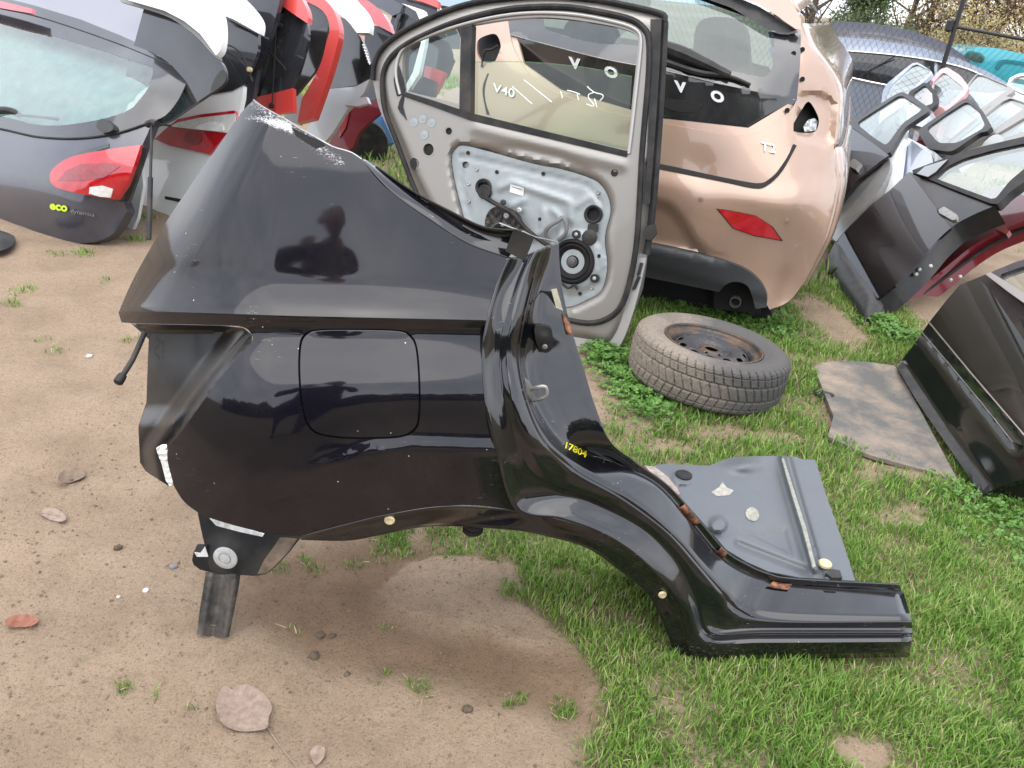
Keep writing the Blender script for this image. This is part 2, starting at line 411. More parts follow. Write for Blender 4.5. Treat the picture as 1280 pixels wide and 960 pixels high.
# ------------------------------------------------------------------ ground
def vnoise(x, y, s, seed):
    r = np.random.default_rng(seed); T = r.random((256, 256)); X, Y = x / s, y / s
    i, j = np.floor(X).astype(int), np.floor(Y).astype(int); fx, fy = X - i, Y - j
    fx, fy = fx * fx * (3 - 2 * fx), fy * fy * (3 - 2 * fy)
    g = lambda a, b: T[a % 256, b % 256]
    return (g(i, j) * (1 - fx) + g(i + 1, j) * fx) * (1 - fy) + (g(i, j + 1) * (1 - fx) + g(i + 1, j + 1) * fx) * fy
def fbm(x, y, s, seed, o=4):
    a = np.zeros_like(x); w = .5
    for k in range(o): a += w * vnoise(x, y, s / 2 ** k, seed + k); w *= .5
    return a / (1 - .5 ** o)
def gpoly(px): return np.array([G(*p)[:2] for p in px])
def soft(P, poly, wdt):                               # 1 inside, falling to 0 over wdt metres outside
    s = segdist(P, poly); s = np.where(inpoly(P, poly), s, -s); return sstep(-wdt, wdt, s)
GRASS = [gpoly([(545, 655), (600, 640), (720, 600), (735, 560), (760, 520), (735, 450), (760, 425), (800, 380), (1000, 345), (1055, 250), (1085, 330), (1280, 560), (1500, 700), (1500, 1100), (752, 1100), (742, 930), (748, 870), (708, 800), (655, 745), (628, 700), (590, 690)]),
         np.array([(1.5, .2), (4.6, .2), (5.2, 4.2), (2.4, 3.6), (1.75, 2.2)]),
         gpoly([(425, 205), (455, 165), (540, 160), (560, 240), (480, 235)]),
         gpoly([(545, 655), (600, 655), (625, 690), (590, 700), (548, 690)]),
         gpoly([(480, 665), (520, 655), (520, 690), (485, 690)])]
BARE = [((800, 500), .16, .22, .75), ((760, 470), .12, .25, .6), ((1035, 400), .16, .55, .95), ((1062, 330), .15, .35, .9), ((1120, 640), .12, .08, .8), ((1060, 932), .08, .06, 1.), ((930, 545), .22, .06, .6),
        ((1090, 590), .13, .06, .7), ((690, 710), .07, .03, .7), ((760, 770), .09, .05, .5), ((1010, 395), .2, .1, .7), ((650, 740), .05, .04, .6), ((840, 555), .1, .05, .5), ((790, 530), .1, .08, .55), ((1160, 600), .15, .1, .6), ((700, 860), .05, .03, .5), ((860, 890), .05, .03, .5), ((1180, 880), .09, .05, .4)]
TUFTS = [(105, 316, .10, .5), (30, 362, .09, .35), (10, 380, .07, .4), (60, 424, .05, .35), (84, 436, .05, .35), (170, 300, .1, .7), (180, 270, .12, .6), (70, 316, .08, .35), (500, 845, .02, .5), (530, 858, .03, .55), (640, 868, .035, .5), (125, 832, .022, .5), (160, 858, .026, .55), (378, 705, .05, .35), (450, 700, .05, .25), (645, 742, .05, .6),
         (620, 740, .05, .5), (690, 890, .04, .6), (570, 690, .06, .7), (600, 700, .05, .6), (200, 862, .015, .3), (250, 870, .02, .25), (372, 790, .02, .25), (400, 712, .04, .3), (165, 425, .04, .3), (130, 350, .06, .25), (470, 780, .02, .25), (485, 860, .02, .3), (340, 715, .05, .2), (1185, 605, .09, .8), (1230, 640, .12, .8), (1100, 415, .1, .9)]
BOARD = gpoly([(1017, 458), (1036, 452), (1080, 455), (1120, 462), (1195, 600), (1120, 578), (1040, 545)])
def grassmask(x, y):
    P = np.stack([x, y], 1); wob = np.stack([fbm(x, y, .22, 5) - .5, fbm(x, y, .22, 25) - .5], 1) * .16
    Q = P + wob; a = np.zeros(len(P))
    for g in GRASS: a = np.maximum(a, soft(Q, g, .05))
    for (c, rx, ry, k) in BARE:
        g0 = G(*c)[:2]; q = np.hypot((Q[:, 0] - g0[0]) / rx, (Q[:, 1] - g0[1]) / ry); a *= 1 - k * (1 - sstep(.55, 1.1, q))
    n = fbm(x, y, .16, 77); a *= .55 + .45 * sstep(.34, .52, n)
    far = sstep(5.2, 7.5, y) * .8 * sstep(.42, .6, fbm(x, y, .8, 9)); a = np.maximum(a, far)
    for (tx, ty, r, k) in TUFTS:
        g0 = G(tx, ty)[:2]; q = np.hypot(Q[:, 0] - g0[0], Q[:, 1] - g0[1]) / r; a = np.maximum(a, k * (1 - sstep(.3, 1, q)))
    a = np.maximum(a, 1 - sstep(.3, .7, y))          # unseen ground behind the viewer, made turf to darken reflections
    a *= 1 - soft(P, BOARD, .015)
    return a
DAMP_SHADE = [gpoly([(300, 700), (340, 690), (470, 668), (480, 690), (540, 668), (560, 690), (470, 735), (490, 768), (560, 790), (640, 800), (745, 826), (755, 910), (700, 900), (560, 850), (420, 830), (350, 800), (300, 770)])]  # moist soil, plus the panel's shadow painted in as darker ground colour
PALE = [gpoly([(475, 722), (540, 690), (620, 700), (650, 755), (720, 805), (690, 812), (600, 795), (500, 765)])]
def damp_shade(x, y):
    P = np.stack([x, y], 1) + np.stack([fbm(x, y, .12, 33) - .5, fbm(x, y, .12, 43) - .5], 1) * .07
    a = soft(P, DAMP_SHADE[0], .06) * .78; a *= 1 - soft(P, PALE[0], .008)
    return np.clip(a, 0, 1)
def gz(x, y):
    near = 1 - sstep(4, 9, np.hypot(x, y - 2))
    z = (fbm(x, y, .5, 3) - .5) * .026 + (fbm(x, y, .2, 53, 3) - .5) * .016 + (fbm(x, y, .07, 13, 4) - .5) * .013 * (.6 + 1.2 * fbm(x, y, .4, 17))
    P = np.stack([x, y], 1); z += .008 * (1 - sstep(.0, .05, segdist(P, PALE[0]))) * np.where(inpoly(P, PALE[0]), 1, .15)
    z -= .012 * soft(P, DAMP_SHADE[0], .05)
    return z * near
def axis(a, b, st, lo, hi):
    c = list(np.arange(a, b, st)); q, s = b, st
    while q < hi: c.append(q); s *= 1.22; q += s
    c.append(hi); q, s = a, st
    while q > lo: s *= 1.22; q -= s; c.insert(0, q)
    c.insert(0, lo); return np.unique(np.array(c))
gxs, gys = axis(-1.5, 2.2, .011, -400, 400), axis(.75, 4.6, .0115, -400, 700)
XX, YY = np.meshgrid(gxs, gys); ZZ = gz(XX.ravel(), YY.ravel())
gv = np.stack([XX.ravel(), YY.ravel(), ZZ], 1); a_, b_ = XX.shape
idx = np.arange(a_ * b_).reshape(a_, b_); gf = np.stack([idx[:-1, :-1], idx[:-1, 1:], idx[1:, 1:], idx[1:, :-1]], -1).reshape(-1, 4)
me = bpy.data.meshes.new('ground'); me.vertices.add(len(gv)); me.vertices.foreach_set('co', gv.ravel().astype(np.float32))
me.loops.add(gf.size); me.loops.foreach_set('vertex_index', gf.ravel().astype(np.int32)); me.polygons.add(len(gf))
me.polygons.foreach_set('loop_start', np.arange(0, gf.size, 4, dtype=np.int32)); me.update(calc_edges=True); me.shade_smooth()
GM = grassmask(gv[:, 0], gv[:, 1])
for an, v in (('damp_shade', damp_shade(gv[:, 0], gv[:, 1])), ('turf', GM)):
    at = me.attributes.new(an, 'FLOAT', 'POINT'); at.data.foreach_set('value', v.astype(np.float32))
gm, t, b = nmat('sandy_soil'); P = gco(t)
n1 = noise(t, 4, 6, .6, P); n2 = noise(t, 60, 5, .7, P); n3 = noise(t, 420, 4, .75, P)
c = ramp(t, n1, [(.3, (.225, .163, .110)), (.5, (.28, .206, .142)), (.72, (.33, .248, .176))])
n4 = noise(t, 170, 3, .7, P); n5 = noise(t, 11, 7, .75, P, .6)
c = mix(t, ramp(t, n5, [(.26, (.85, .85, .85)), (.37, (0, 0, 0))]), c, (.10, .075, .055))
c = mix(t, ramp(t, n2, [(.34, (.45, .45, .45)), (.5, (0, 0, 0))]), c, (.17, .12, .08))
c = mix(t, ramp(t, n4, [(.30, (.9, .9, .9)), (.43, (0, 0, 0))]), c, (.075, .052, .037))
c = mix(t, ramp(t, n4, [(.60, (0, 0, 0)), (.72, (.6, .6, .6))]), c, (.37, .30, .235))
c = mix(t, ramp(t, n3, [(.30, (.85, .85, .85)), (.46, (0, 0, 0))]), c, (.085, .06, .042))
c = mix(t, ramp(t, n3, [(.62, (0, 0, 0)), (.75, (.7, .7, .7))]), c, (.40, .33, .265))
da_ = nd(t, 'ShaderNodeAttribute', attribute_name='damp_shade').outputs['Fac']; tu = nd(t, 'ShaderNodeAttribute', attribute_name='turf').outputs['Fac']
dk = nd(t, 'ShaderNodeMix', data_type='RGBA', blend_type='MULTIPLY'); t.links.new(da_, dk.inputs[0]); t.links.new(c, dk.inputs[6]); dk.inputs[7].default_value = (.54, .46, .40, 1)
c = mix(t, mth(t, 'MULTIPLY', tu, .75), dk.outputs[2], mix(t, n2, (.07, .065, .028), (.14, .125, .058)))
t.links.new(c, b.inputs['Base Color']); b.inputs['Roughness'].default_value = .92; b.inputs['Specular IOR Level'].default_value = .25
hh = mth(t, 'ADD', mth(t, 'MULTIPLY', n2, 1.), mth(t, 'ADD', mth(t, 'MULTIPLY', n3, .3), mth(t, 'MULTIPLY', n4, .7))); bump(t, b, hh, 1., .007)
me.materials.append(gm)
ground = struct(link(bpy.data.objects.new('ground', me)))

# ------------------------------------------------------------------ grass blades
def blades(name, X, Y, H, Wd, seed, cols, lean=.7):
    r = np.random.default_rng(seed); n = len(X); th = r.random(n) * 2 * math.pi; ln = (.15 + r.random(n) ** 1.3 * lean) * H
    z0 = gz(X, Y) - .004; dx, dy = np.cos(th), np.sin(th); ph = th + math.pi / 2 + (r.random(n) - .5)
    wx, wy = np.cos(ph), np.sin(ph); V = np.zeros((n, 7, 3))
    for k, (f, wv) in enumerate(((0, 1.), (.4, .9), (.75, .6))):
        cx, cy, cz = X + dx * ln * f ** 2, Y + dy * ln * f ** 2, z0 + H * f * (1 - .25 * f * (ln / H))
        V[:, 2 * k] = np.stack([cx - wx * Wd * wv / 2, cy - wy * Wd * wv / 2, cz], 1); V[:, 2 * k + 1] = np.stack([cx + wx * Wd * wv / 2, cy + wy * Wd * wv / 2, cz], 1)
    V[:, 6] = np.stack([X + dx * ln, Y + dy * ln, z0 + H * (1 - .28 * (ln / H))], 1)
    tri = np.array([(0, 1, 3), (0, 3, 2), (2, 3, 5), (2, 5, 4), (4, 5, 6)]); F = (np.arange(n)[:, None, None] * 7 + tri[None]).reshape(-1, 3)
    me = bpy.data.meshes.new(name); me.vertices.add(n * 7); me.vertices.foreach_set('co', V.ravel().astype(np.float32))
    me.loops.add(F.size); me.loops.foreach_set('vertex_index', F.ravel().astype(np.int32)); me.polygons.add(len(F))
    me.polygons.foreach_set('loop_start', np.arange(0, F.size, 3, dtype=np.int32)); me.update(calc_edges=True); me.shade_smooth()
    at = me.attributes.new('hue', 'FLOAT', 'POINT'); at.data.foreach_set('value', np.repeat(cols, 7).astype(np.float32))
    me.materials.append(M['grass']); o = link(bpy.data.objects.new(name, me)); o['kind'] = 'stuff'; return o
mt, t, b = nmat('grass_blades'); hu = nd(t, 'ShaderNodeAttribute', attribute_name='hue').outputs['Fac']
c = ramp(t, hu, [(0, (.06, .12, .022)), (.3, (.16, .305, .05)), (.58, (.28, .40, .09)), (.78, (.40, .38, .17)), (1, (.52, .44, .28))])
t.links.new(c, b.inputs['Base Color']); b.inputs['Roughness'].default_value = .5; b.inputs['Specular IOR Level'].default_value = .35
try: b.inputs['Subsurface Weight'].default_value = 0
except Exception: pass
trl = nd(t, 'ShaderNodeBsdfTranslucent'); t.links.new(c, trl.inputs[0]); ms = nd(t, 'ShaderNodeMixShader'); ms.inputs[0].default_value = .35
t.links.new(b.outputs[0], ms.inputs[1]); t.links.new(trl.outputs[0], ms.inputs[2]); t.links.new(ms.outputs[0], t.nodes['Material Output'].inputs[0])
M['grass'] = mt
def scatter(n, x0, x1, y0, y1, seed):
    r = np.random.default_rng(seed); X = r.uniform(x0, x1, n); Y = r.uniform(y0, y1, n); g = grassmask(X, Y)
    k = r.random(n) < g; return X[k], Y[k], g[k], r
def lawn(name, n, x0, x1, y0, y1, seed, h0, h1, wd):
    X, Y, g, r = scatter(n, x0, x1, y0, y1, seed); q = proj(np.stack([X, Y, 0 * X], 1))
    k = (q[:, 0] > -300) & (q[:, 0] < 1800) & (q[:, 1] < 1150); X, Y, g = X[k], Y[k], g[k]; m_ = len(X)
    cl = fbm(X, Y, .11, 61); H = (h0 + (h1 - h0) * r.random(m_)) * (.45 + .75 * cl) * (.55 + .45 * g)
    dry = fbm(X, Y, .3, 71) + .16 * sstep(1.2, 2.3, X)
    cols = np.clip(r.normal(.30, .16, m_) + (r.random(m_) < .10 + .55 * np.clip(dry - .48, 0, .5)) * r.uniform(.25, .6, m_) + (dry - .5) * .35, 0, 1)
    return blades(name, X, Y, H, wd * (.6 + .8 * r.random(m_)), seed + 1, cols)
g1 = lawn('grass', 300000, -.9, 3.3, .85, 2.3, 101, .018, .062, .0030)
g1['label'] = 'short green grass with dry straw beside and under the black panel'; g1['category'] = 'grass'
g2 = lawn('grass', 195000, -2.6, 3.8, 2.3, 4.8, 102, .025, .07, .0046)
g2['label'] = 'grass growing around the tyre and between the parked car parts'; g2['category'] = 'grass'
g3 = lawn('grass', 60000, -5, 9, 4.8, 14, 103, .05, .14, .014)
g3['label'] = 'grass behind the rows of car parts'; g3['category'] = 'grass'

# dead straw lying flat between the blades
X, Y, g_, r_ = scatter(26000, -.9, 3., .85, 4.6, 301); q_ = proj(np.stack([X, Y, 0 * X], 1)); k_ = (q_[:, 0] < 1340) & (q_[:, 1] < 1030); X, Y = X[k_], Y[k_]
sw = blades('dead_grass', X, Y, .012 + .012 * r_.random(len(X)), .0028 * (.5 + r_.random(len(X))), 302, np.clip(r_.normal(.86, .1, len(X)), 0, 1), 4.0)
sw['label'] = 'dead straw lying flat in the turf'; sw['category'] = 'grass'
# ------------------------------------------------------------------ black quarter panel
PQ = Pl.base((265, 792), (1140, 826), 0)
qp = thing('quarter_panel', 'black cut-off car rear quarter panel with fuel flap and sill standing on the sandy ground', 'car panel')
XL = np.array
def skin_d(x, y):
    x = np.asarray(x, float); y = np.asarray(y, float)
    yb = np.interp(x, [148, 250, 370, 600, 660], [389, 392, 396, 401, 402])
    wd = np.interp(x, [148, 250, 370, 600], [14, 13, 10, 8])
    yl = np.interp(x, [200, 340, 405, 458, 515, 611, 660], [640, 601, 581, 566, 560, 562, 566])
    k = np.stack([yb - 300, yb - 60, yb - 12, yb - 1, yb + 1, yb + wd, yb + wd + 12, yb + wd + 45, yb + wd + 66, yl - 46, yl - 18, yl - 5, yl + 4, yl + 40, yl + 130])
    c = sstep(330, 470, x)                            # the arch crease fades out toward the rear
    th = [21, 14, 33, 41, -28, -24, 24, 31, 27, 4, None, None, None, -9, -14]
    th = [np.full_like(x, q) if q is not None else None for q in th]
    th[10] = 2 + c * 11; th[11] = -2 + c * 35; th[12] = -5 - c * 5
    th = np.stack(th); N = 160; acc = np.zeros_like(x)
    t = np.linspace(0, 1, N)
    for j in range(N - 1):
        yy = yb + (y - yb) * (t[j] + t[j + 1]) / 2
        a = np.full_like(x, 0.0); done = np.zeros(x.shape, bool)
        a = np.where(yy <= k[0], th[0], th[-1])
        for q in range(len(k) - 1):
            inn = (yy > k[q]) & (yy <= k[q + 1])
            f = (yy - k[q]) / (k[q + 1] - k[q])
            a = np.where(inn, th[q] * (1 - f) + th[q + 1] * f, a)
        acc += np.tan(np.radians(a)) * (y - yb) / (N - 1) / 590
    # rear edge of the upper part rolls away, and the whole rear corner turns in
    L = np.array([-169., 267.]); L /= np.linalg.norm(L); nx, ny = L[1], -L[0]
    s = (x - 317) * nx + (y - 125) * ny
    acc -= np.where(y < 405, 2.2e-5 * np.clip(46 - s, 0, 60) ** 2, 0)
    acc -= 5.0e-6 * np.clip(345 - x, 0, 300) ** 2
    acc -= 1.1e-6 * np.clip(x - 420, 0, 300) ** 2
    return acc
def sk(p, off=0.0):
    p = np.asarray(p, float); return PQ.P(p, skin_d(p[:, 0], p[:, 1]) + off)
E1 = spl([(636, 322), (620, 358), (607, 405), (602, 450), (607, 510), (621, 570), (645, 638)], 6)
top = [(317, 125), (326, 132), (340, 140), (360, 151), (375, 161), (390, 169), (415, 183), (428, 187), (440, 191), (452, 199)] + spl([(452, 199), (470, 222), (489, 240), (537, 275), (585, 305), (633, 322)], 5)[1:]
bot = spl([(645, 638), (600, 632), (560, 632), (520, 637), (487, 642), (452, 650), (414, 661), (374, 671)], 4)
left = spl([(374, 671), (342, 668), (305, 660), (270, 650), (250, 642), (230, 627), (217, 607)], 4) + spl([(217, 607), (209, 565), (228, 538), (276, 472), (306, 438), (314, 428), (315, 419), (304, 409), (276, 406.5)], 4)[1:] + [(164, 404), (152, 403), (148, 391)] + spl([(148, 391), (165, 352), (190, 307), (215, 266), (250, 215), (285, 165), (305, 137), (317, 125)], 4)[1:]
flap = cspl([(374, 432), (381, 417), (399, 411.5), (450, 411), (498, 412.5), (514, 419), (522, 436), (525.5, 480), (525, 521), (519, 538), (500, 547), (455, 549), (415, 547), (390, 539), (378, 515), (373, 470)], 5)
def scuff_a(x, y):
    q = np.stack([x, y], 1); a = segdist(q, [(318, 128), (345, 147), (375, 165), (400, 185), (425, 203)], False)
    b = segdist(q, [(303, 146), (335, 152), (362, 160)], False)
    low = segdist(q, [(240, 632), (305, 655), (374, 666), (450, 645), (560, 628)], False)
    return np.clip(1 - a / 26, 0, 1) * .9 + np.clip(1 - b / 7, 0, 1) * .7 + np.clip(1 - low / 16, 0, 1) * .35
fc = np.array(flap).mean(0)
def sc(poly, k): return [tuple(fc + (np.array(p) - fc) * k) for p in poly]
def skin_z(x, y): return skin_d(x, y)
_xs = np.linspace(150, 606, 60); _yb = np.interp(_xs, [148, 250, 370, 600, 660], [389, 392, 396, 401, 402]); _wd = np.interp(_xs, [148, 250, 370, 600], [14, 13, 10, 8])
_xl = np.linspace(330, 618, 40); _yl = np.interp(_xl, [200, 340, 405, 458, 515, 611, 660], [640, 601, 581, 566, 560, 562, 566])
FEAT = [list(zip(_xs, _yb - 1)), list(zip(_xs, _yb + 1)), list(zip(_xs, _yb + _wd)), list(zip(_xl, _yl - 5)), list(zip(_xl, _yl + 4))]
relief('outer_skin', PQ, top + E1[1:] + bot[1:] + left[1:-1], skin_d, M['black'], qp, holes=[flap], step=5, thick=.0025, sharp=25, attr={'scuff': scuff_a}, extra=FEAT)
relief('fuel_flap', PQ, sc(flap, .966), lambda x, y: skin_d(x, y) - .0010, M['black'], qp, step=5, thick=.002, sharp=40, attr={'scuff': lambda x, y: 0 * x})
relief('flap_recess', PQ, sc(flap, 1.02), lambda x, y: skin_d(x, y) - .022, M['cavity'], qp, step=16, thick=.002)
# rolled edge along the cut and the rear
tube('cut_edge', sk(np.array(top[:10]), -.001), .0016, M['zinc'], qp, 6, 2)
relief('bare_scratch', PQ, [(364, 159), (380, 167), (404, 178), (407, 182), (395, 186), (382, 178), (370, 170)], lambda x, y: skin_d(x, y) + .0006, M['cavity'], qp, step=6, thick=.0005)

# lower flange of the skin running into the wheel arch lip
lipA = [(374, 671), (430, 656), (487, 642.5), (560, 632.5), (645, 638), (692, 647), (750, 666), (790, 690), (824, 722), (850, 758), (866, 790), (872, 823)]
lipB = [(376, 673), (432, 674), (470, 668), (520, 658), (560, 656), (642, 661), (690, 670), (735, 684), (775, 712), (810, 742), (832, 786), (846, 827)]
da = [float(skin_d(XL([p[0]]), XL([p[1]]))[0]) for p in lipA[:5]] + [.025, .025, .025, .025, .025, .028, .03]
def rail(pts, ds): return PQ.P(np.array(pts, float), np.array(ds, float))
lb = [(lipA[i][0] * .8 + lipB[i][0] * .2, lipA[i][1] * .8 + lipB[i][1] * .2) for i in range(12)]
lc = [(lipA[i][0] * .5 + lipB[i][0] * .5, lipA[i][1] * .5 + lipB[i][1] * .5) for i in range(12)]
loft('arch_lip', [rail(lipA, da), rail(lb, [q - .008 for q in da]), rail(lc, [q - .014 for q in da]), rail(lipB, [q - .017 for q in da])], M['black2'], qp, 120, 4, thick=.003)
loft('wheel_house', [rail(lipB, [q - .020 for q in da]), rail(lipB, [q - .12 for q in da]), rail([(p[0] - 6, p[1] - 14) for p in lipB], [q - .3 for q in da])], M['blackplain'], qp, 90, 3, thick=.003)

# door jamb, dog-leg and sill swept along thirteen stations
rA = [(636, 321), (620, 357), (607, 405), (602, 450), (607, 510), (621, 570), (645, 638), (700, 649), (762, 673), (815, 714), (852, 762), (870, 823), (950, 823), (1136, 821)]
rB = [(645, 321), (630, 357), (617, 405), (613, 450), (619, 510), (634, 568), (657, 622), (712, 640), (772, 666), (824, 708), (859, 756), (880, 802), (955, 803), (1139, 802)]
rC = [(658, 318), (643, 353), (629, 402), (623, 450), (630, 507), (648, 563), (681, 612), (735, 630), (800, 663), (842, 704), (868, 750), (886, 794), (957, 794), (1140, 794)]
rC2 = [(664, 316), (649, 352), (636, 401), (629, 450), (637, 506), (656, 562), (688, 607), (742, 628), (806, 661), (847, 701), (872, 746), (889, 790), (958, 791), (1140, 791)]
rD = [(671, 313), (656, 350), (643, 400), (637, 450), (646, 505), (666, 560), (698, 601), (752, 624), (815, 658), (855, 698), (880, 740), (896, 783), (960, 785), (1140, 785)]
rE = [(679, 310), (666, 350), (654, 400), (648, 450), (659, 505), (683, 556), (718, 587), (778, 622), (836, 666), (874, 708), (900, 738), (922, 762), (972, 776), (1139, 776)]
rF = [(685, 307), (674, 350), (664, 400), (659, 450), (673, 506), (708, 553), (752, 574), (813, 606), (856, 648), (891, 690), (918, 712), (945, 726), (987, 735), (1130, 744)]
rG = [(694, 304), (696, 350), (705, 405), (718, 450), (736, 510), (756, 556), (788, 584), (829, 612), (867, 655), (901, 694), (928, 712), (954, 723), (992, 731), (1126, 737)]
rH = [(698, 302), (701, 350), (712, 405), (726, 450), (744, 508), (764, 553), (796, 578), (837, 608), (874, 650), (907, 688), (932, 704), (959, 716), (995, 723), (1124, 730)]
dA = [float(skin_d(XL([p[0]]), XL([p[1]]))[0]) for p in rA[:7]]
s0 = dA[0]
dsk = [float(skin_d(XL([p[0]]), XL([p[1]]))[0]) for p in rA[:6]]
def up(o): return [q + o for q in dsk]
D = {
 'A': dsk + [.03, .026, .026, .026, .028, .03, .03, .03],
 'B': up(-.016) + [.004, .010, .012, .014, .022, .038, .04, .04],
 'C': up(-.024) + [-.012, -.022, -.02, -.012, .0, .018, .018, .018],
 'C2': up(-.020) + [-.014, -.026, -.024, -.016, -.002, .017, .017, .017],
 'D': up(-.018) + [-.014, -.024, -.022, -.014, -.004, .004, .004, .004],
 'E': up(-.034) + [-.018, -.024, -.024, -.018, -.010, -.004, .004, .004],
 'F': up(-.10) + [-.11, -.10, -.10, -.10, -.10, -.10, -.10, -.10],
 'G': up(-.116) + [-.125, -.122, -.118, -.116, -.115, -.115, -.115, -.115],
 'H': up(-.120) + [-.128, -.124, -.119, -.117, -.116, -.116, -.116, -.116]}
loft('door_jamb', [rail(r, D[k]) for r, k in ((rA, 'A'), (rB, 'B'), (rC, 'C'), (rC2, 'C2'), (rD, 'D'), (rE, 'E'))], M['black2'], qp, 150, 3, sharp=50, thick=.003)
SILL = loft('sill_top', [rail(r, D[k]) for r, k in ((rE, 'E'), (rF, 'F'), (rG, 'G'), (rH, 'H'))], M['black2'], qp, 150, 4, sharp=50, thick=.003)
# end of the sill: folded metal section
send = rail([(1136, 821), (1139, 802), (1140, 794), (1140, 785), (1139, 776), (1130, 744), (1126, 737)], [.03, .04, .018, .004, .004, -.10, -.115])
sb = send - PQ.n * .0 + PQ.u * -.012
mid = send.mean(0) - PQ.u * .05
V = list(send) + [mid]; mesh('sill_end', V, [(i, i + 1, 7) for i in range(6)] + [(6, 0, 7)], M['cavity'], qp, False)
relief('sill_foot', PQ, [(864, 826), (900, 826), (896, 836), (878, 839), (868, 834)], lambda x, y: -.03 + 0 * x, M['blackplain'], qp, step=6, thick=.05)

# window channel at the cut and pillar top
wa = [(452, 200), (489, 240), (537, 275), (585, 305), (634, 323)]
wb = [(456, 200), (496, 237), (544, 270), (590, 299), (640, 316)]
wc = [(462, 203), (506, 235), (551, 264), (597, 290), (645, 302)]
wd_ = [(470, 208), (514, 238), (559, 262), (606, 284), (652, 288)]
dw = [float(skin_d(XL([p[0]]), XL([p[1]]))[0]) for p in wa]
loft('window_channel', [rail(wa, dw), rail(wb, [q - .012 for q in dw]), rail(wc, [q - .03 for q in dw]), rail(wd_, [q - .024 for q in dw])], M['black2'], qp, 60, 4, thick=.003)
tube('channel_edge', rail(wd_, [q - .022 for q in dw]), .0022, M['seal'], qp, 6, 6)
relief('pillar_bracket', PQ, [(643, 286), (668, 296), (662, 312), (655, 326), (632, 314), (637, 300)], lambda x, y: s0 + .004 - .0004 * (x - 645), M['blackplain'], qp, step=5, thick=.003)
relief('pillar_pad', PQ, cspl([(600, 293), (612, 287), (624, 279), (640, 285), (642, 296), (634, 304), (620, 306), (608, 301)], 3), lambda x, y: s0 - .045 + 0 * x, M['seal'], qp, step=6, thick=.01)
for sx, sy, r in ((613, 299, 1.5), (620, 303, 1.5), (628, 282, 1.3)):
    lathe('rivet', PQ.one(sx, sy, s0 - .044), PQ.n, [(.004, 0), (.004, .001), (.002, .003), (0, .0035)], M['zinc'], qp, 10)
tube('cut_edge', rail([(624, 279), (640, 285), (655, 290), (668, 296), (682, 299), (698, 303)], [s0 - .03, s0 - .03, s0 - .035, s0 - .05, s0 - .1, s0 - .15]), .0018, M['zinc'], qp, 6, 3)

# striker, latch bumper, plugs, marker writing
bpy.context.view_layer.update()
JC = caster(SILL)
def jd(x, y): return float((JC([(x, y)])[0] - PQ.O) @ PQ.n)
j1, j2, j3, j4 = jd(680, 424), jd(663, 494), jd(680, 490), jd(697, 379)
LB = relief('latch_bumper', PQ, cspl([(668, 411), (674, 408), (684, 409), (690, 414), (691, 432), (686, 440), (678, 440), (671, 430)], 3), lambda x, y: j1 + .012 + .006 * np.exp(-((x - 679) ** 2 + (y - 423) ** 2) / 60), M['blackplain'], qp, step=3, thick=.014)
lathe('bumper_screw', PQ.one(681, 433, j1 + .014), PQ.n, [(.006, 0), (.006, .003), (.003, .004), (.003, .002), (0, .002)], M['zinc'], LB, 14)
STP = relief('striker_plate', PQ, [(656, 473), (661, 478), (667, 487), (669, 500), (669, 514), (664, 508), (659, 494)], j2 + .012, M['zinc'], qp, step=4, thick=.005)
sp = rail([(664, 487), (672, 484), (681, 483.5), (683.5, 489), (682, 495), (674, 499), (666, 500)], [j2 + .013, j2 + .022, j2 + .026, j2 + .026, j2 + .026, j2 + .022, j2 + .013])
tube('striker_loop', sp, .0045, M['zinc'], STP, 8, 5)
for cx, cy, r, dd, mt in ((487, 650, 6.2, da[2] - .006, 'brass'), (828, 743, 5.5, .018, 'brass')):
    lathe('plug', PQ.one(cx, cy, dd), PQ.n, [(r / 520, 0), (r / 520, .002), (r / 700, .005), (r / 1400, .004), (0, .004)], M[mt], qp, 16)
for cx, cy, dd in ((600, 643, da[3] - .0095), (750, 679, .0135), (850, 812, .016)):
    lathe('lip_hole', PQ.one(cx, cy, dd), PQ.n, [(.007, -.003), (.007, .002), (.0045, .0025), (.004, -.002)], M['cavity'], qp, 14)
mk = text('marker_writing', '17804', PQ, 704, 559, (12, 5.4), (2.5, -11), 0, .0006, M['yellow'], qp, .014, .95)
bpy.context.view_layer.update()
mkp = caster(SILL)(proj([v.co[:] for v in mk.data.vertices]), .0016)
for v, q in zip(mk.data.vertices, mkp): v.co = q

# rusted stretches of the flange
rG3, rH3 = rail(rG, D['G']), rail(rH, D['H'])
cH = catmull(rH3, 150); cG = catmull(rG3, 150)
for i0, i1 in ((20, 27), (86, 93), (101, 105)):
    g = np.array([cG[i0:i1] + PQ.n * .0045, (cG[i0:i1] + cH[i0:i1]) / 2 + PQ.n * .005, cH[i0:i1] + PQ.n * .0045]).transpose(1, 0, 2)
    gridmesh('rust_patch', g, M['rust'], qp, thick=.0008)
rF3 = catmull(rail(rF, D['F']), 150)
g = np.array([rF3[131:138] + PQ.n * .012 + np.array([0, 0, .0035]), cG[131:138] + PQ.n * .007 + np.array([0, 0, .004]), cG[131:138] + PQ.n * .003 + np.array([0, 0, .004])]).transpose(1, 0, 2)
gridmesh('rust_patch', g, M['rust'], qp, thick=.0008)
relief('paint_tape', PQ, [(689, 362), (696, 361), (705, 393), (698, 396)], j4 + .006, plain('cream_tape', (.5, .47, .36), .6, var=.2, scale=60), qp, step=8, thick=.002)

